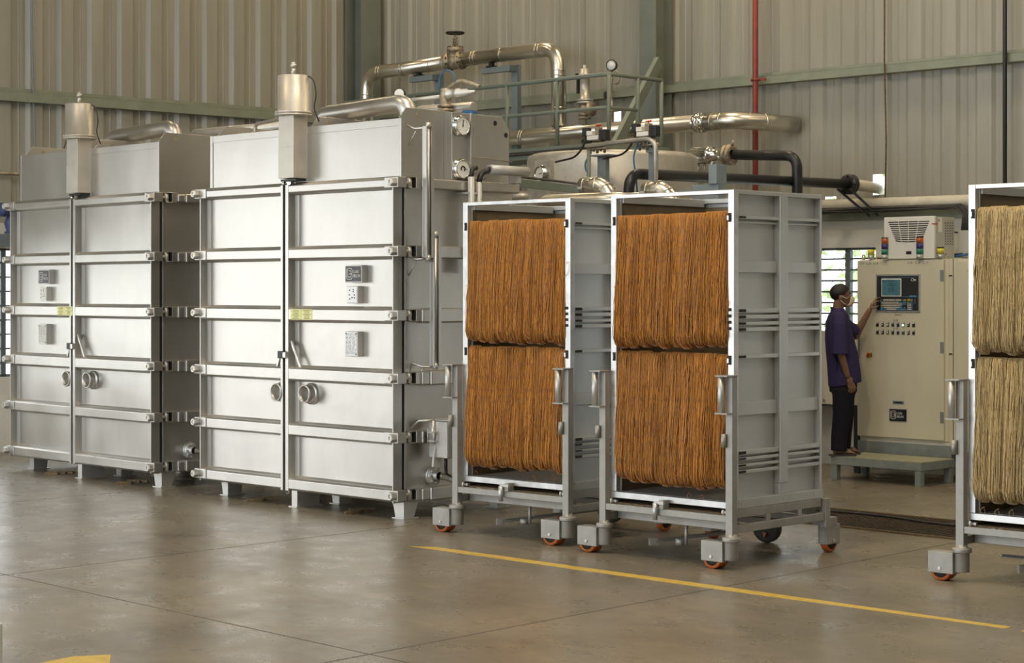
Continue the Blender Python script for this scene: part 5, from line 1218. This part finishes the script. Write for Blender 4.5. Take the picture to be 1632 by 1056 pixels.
# neighbour cabinet
t2 = thing('side_cabinet', 'second beige cabinet right of the control cabinet, half hidden by the right cart', 'cabinet', (-9.86, 15.93, 0))
MB().box(-0.015, 0.85, 0.0, 0.45, 0.30, 2.165).build('body', 'cabinet', t2, 0.004); MB().box(0.0, 0.84, 0.02, 0.44, 0, 0.299).build('plinth', 'platform', t2)
MB().box(0.03, 0.235, -0.012, -0.0006, 0.34, 2.14).build('door', 'cabinet', t2, 0.003)
b = MB(); b.box(0.245, 0.84, -0.012, -0.0006, 0.34, 2.14); b.build('door', 'cabinet', t2, 0.003)

# cabinet top : air conditioner, signal towers, beacons
t = thing('air_conditioner', 'off-white cabinet air conditioner with louvred front on top of the control cabinet', 'air conditioner', (-10.36, 15.93, 2.168))
MB().box(-0.285, 0.285, 0.0, 0.34, 0, 0.41).build('housing', 'grey_plastic', t, 0.006)
fr = MB().box(-0.29, 0.29, -0.035, -0.001, 0.0, 0.415).build('front_cover', 'white_plastic', t, 0.006)
b = MB()
for k in range(10):
    z = 0.365 - k * 0.0205; w = 0.235 - 0.0095 * k
    pts = [(-w * math.cos(q) if False else w * u, -0.037, z - 0.012 * (1 - u * u) * (k / 9.0)) for u in np.linspace(-1, 1, 9) for q in (0,)]
    b.tube(pts, 0.0052, 5)
b.build('louvre_slots', 'black', fr)
b = MB()
for u in (-0.5, 0.0, 0.5): b.bar((u * 0.235, -0.042, 0.372), (u * 0.16, -0.042, 0.168), 0.007, 0.004, (0, -1, 0))
b.build('louvre_ribs', 'white_plastic', fr)
MB().box(-0.03, 0.03, -0.038, -0.0355, 0.045, 0.075).build('badge', 'plate_black', fr)
MB().box(0.262, 0.2935, -0.0365, 0.02, 0.332, 0.344).build('red_tag', 'switch_red', t)
b = MB()
for i in range(4):
    for k in range(9): 
        y = 0.16 + i * 0.042; z = 0.345 - k * 0.026; b.bar((0.2855, y, z), (0.2855, y + 0.026, z + 0.016), 0.006, 0.003, (1, 0, 0))
b.build('vent_slots', 'black', t)
MB().box(0.2852, 0.2868, 0.04, 0.11, 0.26, 0.40).build('type_label', 'white_plastic', t)
MB().box(0.2869, 0.2878, 0.045, 0.06, 0.365, 0.385).build('label_mark', 'black', t)
for (x, lab) in ((-10.63, 'red, blue and green signal tower at the left front of the air conditioner'), (-10.225, 'red, blue and green signal tower at the right front of the air conditioner')):
    t = thing('signal_tower', lab, 'signal lamp', (x, 15.85 + 0.03, 2.166), 0, 'signal towers')
    MB().cyl((0, 0, 0), (0, 0, 0.045), 0.034, n=24).build('base', 'plate_metal', t)
    for z0, z1, m_ in ((0.046, 0.098, 'tower_green'), (0.100, 0.152, 'tower_blue'), (0.154, 0.205, 'tower_orange')): MB().cyl((0, 0, z0), (0, 0, z1), 0.035, n=24).build('lens', m_, t)
    MB().cyl((0, 0, 0.206), (0, 0, 0.218), 0.034, n=24).build('cap', 'black', t)
for (x, lab) in ((-10.825, 'yellow beacon at the left end of the cabinet top'), (-10.02, 'yellow beacon at the right end of the cabinet top')):
    t = thing('beacon', lab, 'beacon', (x, 15.90 + 0.03, 2.166), 0, 'yellow beacons')
    MB().cyl((0, 0, 0), (0, 0, 0.045), 0.033, n=24).build('base', 'plate_metal', t)
    MB().cyl((0, 0, 0.046), (0, 0, 0.10), 0.034, n=24).build('lens', 'beacon_yellow', t); MB().cyl((0, 0, 0.101), (0, 0, 0.115), 0.033, n=24).build('cap', 'black', t)
for (x, lab) in ((-10.93, 'small lifting eye bolt left of the left yellow beacon'), (-9.965, 'small lifting eye bolt right of the right yellow beacon')):
    b = MB(); b.tube([(x + 0.017 * math.cos(q), 15.95, 2.192 + 0.022 * math.sin(q)) for q in np.linspace(0, 2 * PI, 15)[:-1]], 0.007, 6, closed=True); b.cyl((x, 15.95, 2.1655), (x, 15.95, 2.174), 0.014); tag(b.build('eye_bolt', 'bronze'), lab, 'eye bolt', 'eye bolts')
b = MB(); rr = random.Random(9)
for k in range(9): b.ball((-10.73 + rr.uniform(-0.04, 0.05), 15.97 + rr.uniform(-0.02, 0.02), 2.177 + 0.008 * rr.random()), (0.022, 0.014, 0.010), 7, 5)
tag(b.build('debris', 'bark'), 'small heap of brown debris on the cabinet top between beacon and signal tower', 'debris')
# low cream panel behind the operator
t = thing('low_panel', 'cream painted panel under the window behind the operator', 'panel', (-11.75, 16.40, 0))
MB().box(-0.42, 0.50, 0.0, 0.20, 0.655, 1.43).build('panel', 'cream', t, 0.004); b = MB(); b.box(-0.42, 0.50, -0.004, 0.20, 0.635, 0.6545); b.build('bottom_edge', 'black', t)
b = MB(); b.box(-0.40, -0.36, 0.02, 0.18, 0, 0.634); b.box(0.42, 0.46, 0.02, 0.18, 0, 0.634); b.build('leg', 'black', t)
text_mesh('lettering', '0.96', 0.05, 'letter_red', t, (-0.035, -0.001, 0.675), depth=0.0008, sx=0.8)
# step platform
t = thing('step_platform', 'low grey metal step platform in front of the control cabinet', 'step', (-10.33, 15.58, 0))
b = MB(); b.box(-0.535, 0.50, -0.29, 0.29, 0.150, 0.225); b.build('frame', 'platform', t, 0.004)
MB().box(-0.535, 0.50, -0.29, 0.29, 0.2255, 0.232).build('tread', 'tread', t)
for x in (-0.53, 0.425):
    for y in (-0.285, 0.22): MB().box(x, x + 0.065, y, y + 0.065, 0, 0.1495).build('leg', 'platform', t, 0.003)
t = thing('dark_post', 'black upright behind the legs of the operator, against the cabinet edge', 'post', (-11.05, 16.0, 0))
MB().box(-0.035, 0.035, 0, 0.06, 0, 0.69).build('post', 'black', t, 0.003)

# ------------------------------------------------------------------ the operator
P0 = (-10.875, 15.406, 0.232)
pe = thing('person', 'person in navy shirt and dark trousers, face mask on, reaching to the keyboard', 'person', P0, PI / 4)
def remesh(o, vox, it=4, fac=0.5):
    r = o.modifiers.new('union', 'REMESH'); r.mode = 'VOXEL'; r.voxel_size = vox; r.use_smooth_shade = True
    s = o.modifiers.new('smooth', 'SMOOTH'); s.iterations = it; s.factor = fac
    return o
b = MB()
rotx = lambda a: Matrix.Rotation(a, 3, 'Y')
# head
b.ball((0.042, 0, 1.592), (0.097, 0.076, 0.082), 20, 14); b.ball((0.078, 0, 1.555), (0.066, 0.062, 0.075), 18, 12); b.ball((0.088, 0, 1.505), (0.050, 0.046, 0.048), 16, 10)
b.ball((0.118, 0, 1.60), (0.030, 0.048, 0.018), 12, 8)
b.capsule((0.136, 0, 1.578), (0.152, 0, 1.545), 0.010, 0.013); b.ball((0.140, 0, 1.512), (0.012, 0.024, 0.007)); b.ball((0.138, 0, 1.500), (0.012, 0.022, 0.007))
for s in (-1, 1):
    b.ball((0.028, s * 0.078, 1.552), (0.020, 0.010, 0.030), 12, 8, rotx(0.2)); b.ball((0.11, s * 0.045, 1.553), (0.022, 0.018, 0.018))
# neck and trunk
b.capsule((0.0, 0, 1.36), (0.030, 0, 1.53), 0.060, 0.054); b.ball((0.01, 0, 1.28), (0.085, 0.15, 0.13)); b.ball((0.04, 0, 1.02), (0.10, 0.14, 0.26)); b.ball((0.05, 0, 0.82), (0.11, 0.15, 0.12))
# right arm hangs, left arm reaches
b.capsule((0.0, -0.165, 1.35), (-0.008, -0.225, 1.05), 0.055, 0.042); b.capsule((-0.008, -0.225, 1.05), (0.070, -0.205, 0.795), 0.043, 0.028)
b.capsule((0.04, 0.165, 1.35), (0.232, 0.245, 1.175), 0.053, 0.042); b.capsule((0.232, 0.245, 1.175), (0.365, 0.222, 1.425), 0.044, 0.027)
# right hand, relaxed
def chain(pts, r0, r1):
    for i, (p, q) in enumerate(zip(pts, pts[1:])):
        t0_, t1_ = i / (len(pts) - 1), (i + 1) / (len(pts) - 1)
        b.capsule(p, q, r0 + (r1 - r0) * t0_, r0 + (r1 - r0) * t1_, 8)
b.ball((0.095, -0.202, 0.740), (0.031, 0.017, 0.050), 14, 10, rotx(-0.30))
for k, (dx, L) in enumerate(((0.030, 0.080), (0.011, 0.088), (-0.009, 0.082), (-0.027, 0.064))):
    x = 0.104 + dx; z = 0.708 - (0.004 if k in (0, 3) else 0) + dx * 0.25
    chain([(x, -0.203, z), (x + 0.016, -0.200, z - L * 0.48), (x + 0.012, -0.188, z - L * 0.78), (x + 0.002, -0.176, z - L * 0.98)], 0.0095, 0.0075)
chain([(0.105, -0.190, 0.775), (0.132, -0.178, 0.745), (0.140, -0.172, 0.708), (0.136, -0.168, 0.682)], 0.012, 0.0085)
# left hand, fingers spread to the keys
b.ball((0.392, 0.218, 1.470), (0.020, 0.034, 0.048), 14, 10, rotx(0.45))
for k, (dv, dz, L) in enumerate(((-0.026, -0.006, 0.070), (-0.010, 0.008, 0.082), (0.008, 0.010, 0.080), (0.025, 0.002, 0.064))):
    p = Vector((0.408, 0.216 + dv, 1.500 + dz)); d = Vector((0.62, 0.05 + dv * 5, 0.75 - 0.25 * (k == 0))).normalized(); e = Vector((1.0, 0.10 + dv * 3, 0.10 - 0.35 * (k == 0))).normalized()
    q = p + d * L * 0.50; q2 = q + (d + e).normalized() * L * 0.28; q3 = q2 + e * L * 0.26
    chain([p, q, q2, q3], 0.0092, 0.0070)
chain([(0.382, 0.195, 1.448), (0.412, 0.180, 1.452), (0.436, 0.185, 1.462), (0.452, 0.195, 1.472)], 0.011, 0.008)
# legs and feet
b.capsule((0.06, -0.09, 0.82), (0.035, -0.10, 0.45), 0.085, 0.055); b.capsule((0.035, -0.10, 0.45), (0.0, -0.10, 0.07), 0.055, 0.036)
b.capsule((0.06, 0.09, 0.82), (0.10, 0.10, 0.45), 0.085, 0.055); b.capsule((0.10, 0.10, 0.45), (0.075, 0.10, 0.07), 0.055, 0.036)
def footm(x, y):
    b.capsule((x - 0.02, y, 0.045), (x + 0.11, y, 0.042), 0.032, 0.026); b.ball((x - 0.02, y, 0.045), (0.036, 0.030, 0.034)); b.capsule((x + 0.0, y, 0.075), (x + 0.09, y, 0.048), 0.034, 0.024)
    for k, (dy, l, rr_) in enumerate(((-0.026, 0.048, 0.011), (-0.009, 0.050, 0.0085), (0.006, 0.046, 0.008), (0.019, 0.040, 0.0078), (0.031, 0.030, 0.0075))):
        b.capsule((x + 0.105, y + dy * 0.85, 0.036), (x + 0.105 + l, y + dy, 0.030), rr_ * 1.05, rr_)
footm(0.0, -0.10); footm(0.08, 0.10)
remesh(b.build('body', 'skin', pe), 0.0052, 3)
# eyes and brows
for s in (-1, 1):
    e = MB().ball((0.1305, s * 0.031, 1.578), (0.007, 0.011, 0.005), 10, 6).build('eye', 'gauge_face', pe)
    MB().ball((0.1355, s * 0.031, 1.578), (0.004, 0.006, 0.0055), 8, 6).build('iris', 'black', e)
    MB().capsule((0.140, s * 0.014, 1.598), (0.122, s * 0.052, 1.600), 0.0055, 0.004, 6).build('eyebrow', 'hair', pe)
# hair
hb = MB(); hb.ball((0.034, 0, 1.602), (0.103, 0.085, 0.090), 40, 30)
keep = []
for f in hb.f:
    c = sum((Vector(hb.v[i]) for i in f), Vector()) / len(f)
    side = abs(c.y) > 0.05
    ok = c.z > 1.632 - 0.02 * (c.x < 0.1) or (c.x < 0.075 and c.z > 1.585) or (c.x < 0.045 and c.z > 1.565 and not (c.x > 0.0 and c.z < 1.575)) or (c.x < 0.005 and c.z > 1.522)
    if c.x > 0.122 and c.z < 1.640: ok = False
    if ok: keep.append(f)
hb.f = keep; hb.sm = [True] * len(keep)
ho = hb.build('hair', 'hair', pe, recalc=False)
so = ho.modifiers.new('thick', 'SOLIDIFY'); so.thickness = 0.016; so.offset = -1
sb = ho.modifiers.new('sub', 'SUBSURF'); sb.levels = 1; sb.render_levels = 1
# mask with straps
mb = MB(); NU, NVV = 9, 7; vs = []
for i in range(NU):
    a = (i / (NU - 1) - 0.5) * 2
    for j in range(NVV):
        q = j / (NVV - 1); z = 1.467 + q * 0.098
        out = 0.184 - 0.055 * abs(a) ** 1.8 - 0.020 * (abs(q - 0.55) * 2) ** 2 + (0.004 if abs(a) < 0.15 and q > 0.6 else 0)
        w = 0.050 * (0.75 + 0.25 * math.sin(q * PI)); vs.append((out - 0.018 * (1 - q) * 0.6, a * w, z))
mb.add(vs, [(i * NVV + j, (i + 1) * NVV + j, (i + 1) * NVV + j + 1, i * NVV + j + 1) for i in range(NU - 1) for j in range(NVV - 1)], True)
mo = mb.build('face_mask', 'mask', pe, recalc=False); so = mo.modifiers.new('thick', 'SOLIDIFY'); so.thickness = 0.003
for s in (-1, 1):
    st = MB(); st.tube([(0.108, s * 0.050, 1.545), (0.07, s * 0.071, 1.553), (0.028, s * 0.084, 1.572)], 0.003, 6); st.tube([(0.095, s * 0.048, 1.478), (0.06, s * 0.066, 1.50), (0.026, s * 0.083, 1.528)], 0.003, 6); st.build('strap', 'gauge_face', mo)
# shirt
def loft(bm, rings, n=28, power=2.4, shift=None):
    vs = []
    for (z, cu, cv, ru, rv) in rings:
        for k in range(n):
            a = 2 * PI * k / n; c_, s_ = math.cos(a), math.sin(a)
            x = cu + ru * math.copysign(abs(c_) ** (2 / power), c_); y = cv + rv * math.copysign(abs(s_) ** (2 / power), s_)
            vs.append((x, y, z + (shift(x, z) if shift else 0)))
    m = len(rings); fs = [(i * n + k, i * n + (k + 1) % n, (i + 1) * n + (k + 1) % n, (i + 1) * n + k) for i in range(m - 1) for k in range(n)]
    fs += [tuple(range(n))[::-1], tuple((m - 1) * n + k for k in range(n))]
    bm.add(vs, fs, True)
b = MB()
loft(b, [(0.70, 0.082, 0, 0.158, 0.195), (0.78, 0.078, 0, 0.158, 0.20), (0.90, 0.066, 0, 0.155, 0.195), (1.02, 0.050, 0, 0.152, 0.19), (1.14, 0.030, 0, 0.140, 0.188), (1.24, 0.018, 0, 0.126, 0.19), (1.32, 0.010, 0, 0.110, 0.188), (1.375, 0.008, 0, 0.088, 0.155), (1.42, 0.012, 0, 0.070, 0.10), (1.445, 0.014, 0, 0.066, 0.074)], shift=lambda x, z: 0.18 * (x - 0.08) * max(0, 1 - (z - 0.70) / 0.25))
b.tube([(0.01, -0.10, 1.375), (0.002, -0.150, 1.352), (-0.002, -0.188, 1.28), (-0.005, -0.212, 1.14), (-0.006, -0.224, 1.00)], [0.055, 0.068, 0.073, 0.076, 0.082], 20); b.tube([(0.02, 0.10, 1.365), (0.05, 0.165, 1.335), (0.13, 0.21, 1.275), (0.232, 0.245, 1.195)], [0.055, 0.068, 0.070, 0.074], 20)
# soft folds
for (p, q, r_) in (((0.06, -0.17, 1.28), (0.17, -0.13, 0.95), 0.012), ((-0.06, -0.15, 1.22), (-0.04, -0.19, 0.86), 0.012), ((0.12, -0.10, 1.20), (0.21, -0.08, 0.85), 0.010), ((0.12, -0.165, 0.98), (0.16, -0.165, 0.74), 0.010)): b.capsule(p, q, r_ + 0.004, r_, 8)
sh = remesh(b.build('shirt', 'navy', pe), 0.007, 3)
b = MB(); b.tube([(0.014 + 0.066 * math.cos(q), 0.072 * math.sin(q), 1.452 - 0.05 * (math.cos(q) * 0.5 + 0.5)) for q in np.linspace(0, 2 * PI, 25)[:-1]], 0.010, 8, closed=True)
b.prism([(0.10, 1.40), (0.085, 1.335), (0.118, 1.35)], 'y', -0.05, -0.02); b.build('collar', 'navy', sh)
# trousers
b = MB()
loft(b, [(0.66, 0.06, -0.085, 0.118, 0.105), (0.42, 0.040, -0.095, 0.092, 0.088), (0.20, 0.010, -0.10, 0.080, 0.078), (0.055, 0.004, -0.10, 0.078, 0.076)], 22, 2.2)
loft(b, [(0.66, 0.075, 0.085, 0.118, 0.105), (0.42, 0.100, 0.095, 0.090, 0.088), (0.20, 0.090, 0.10, 0.076, 0.078), (0.065, 0.085, 0.10, 0.072, 0.074)], 22, 2.2)
loft(b, [(0.90, 0.06, 0, 0.125, 0.16), (0.74, 0.065, 0, 0.135, 0.18), (0.62, 0.065, 0, 0.13, 0.18)], 26, 2.3)
remesh(b.build('trousers', 'trouser', pe), 0.008, 4)
for (x, y) in ((0.0, -0.10), (0.08, 0.10)):
    b = MB(); b.prism([(x - 0.085, y - 0.030), (x - 0.05, y - 0.042), (x + 0.06, y - 0.044), (x + 0.14, y - 0.050), (x + 0.172, y - 0.030), (x + 0.176, y), (x + 0.160, y + 0.034), (x + 0.06, y + 0.040), (x - 0.05, y + 0.040), (x - 0.085, y + 0.028), (x - 0.095, y)], 'z', 0.001, 0.018); sd = b.build('sandal', 'sandal', pe, 0.003)
    b = MB(); b.tube([(x + 0.045, y - 0.042, 0.02), (x + 0.06, y - 0.034, 0.055), (x + 0.095, y - 0.005, 0.066), (x + 0.06, y + 0.030, 0.055), (x + 0.045, y + 0.038, 0.02)], 0.011, 8, fillet=0.02); b.build('strap', 'sandal', sd)

# ------------------------------------------------------------------ light: daylight through the doors, windows and added skylights, warm unseen lamps under the roof
w = bpy.data.worlds.new('sky'); scene.world = w; w.use_nodes = True
bg = w.node_tree.nodes['Background']; bg.inputs[1].default_value = 2.7
tcw = w.node_tree.nodes.new('ShaderNodeTexCoord'); sxyz = w.node_tree.nodes.new('ShaderNodeSeparateXYZ'); w.node_tree.links.new(tcw.outputs['Generated'], sxyz.inputs[0])
mr = w.node_tree.nodes.new('ShaderNodeMapRange'); mr.inputs['From Min'].default_value = -0.3; mr.inputs['From Max'].default_value = -1.0; mr.inputs['To Min'].default_value = 0.0; mr.inputs['To Max'].default_value = 1.0
w.node_tree.links.new(sxyz.outputs[0], mr.inputs[0])   # the sky is brighter on the left of the hall, to lift the floor there
w.node_tree.links.new(mixc(w.node_tree, mr.outputs[0], (0.88, 0.95, 1.0), (1.28, 1.29, 1.28)), bg.inputs[0])
def lamp(x, y, z, e, col, size=0.6):
    l = bpy.data.lights.new('unseen_roof_lamp', 'AREA'); l.shape = 'DISK'; l.size = size; l.energy = e; l.color = col
    o = bpy.data.objects.new('unseen_roof_lamp', l); COL.objects.link(o); o.location = (x, y, z); return o
for (x, y, e) in ((-17.9, 12.5, 22), (-16.8, 15.3, 40), (-12.8, 15.4, 60), (-9.3, 15.5, 60), (-4, 15.5, 50), (-14, 7, 60), (-7.5, 7.5, 170), (-10.5, 10.5, 60), (-3, 8, 120)):  # unseen lamps, the last ones added as fill for cabinet, carts and floor
    lamp(x, y, 8.2, e, (1.0, 0.80, 0.52))
scene.view_settings.view_transform = 'Standard'; scene.view_settings.look = 'None'; scene.view_settings.exposure = 0.42; scene.view_settings.gamma = 1.0
scene.view_settings.use_curve_mapping = False
scene.cycles.use_denoising = True
scene.cycles.max_bounces = 8; scene.cycles.diffuse_bounces = 4; scene.cycles.glossy_bounces = 4; scene.cycles.transmission_bounces = 6
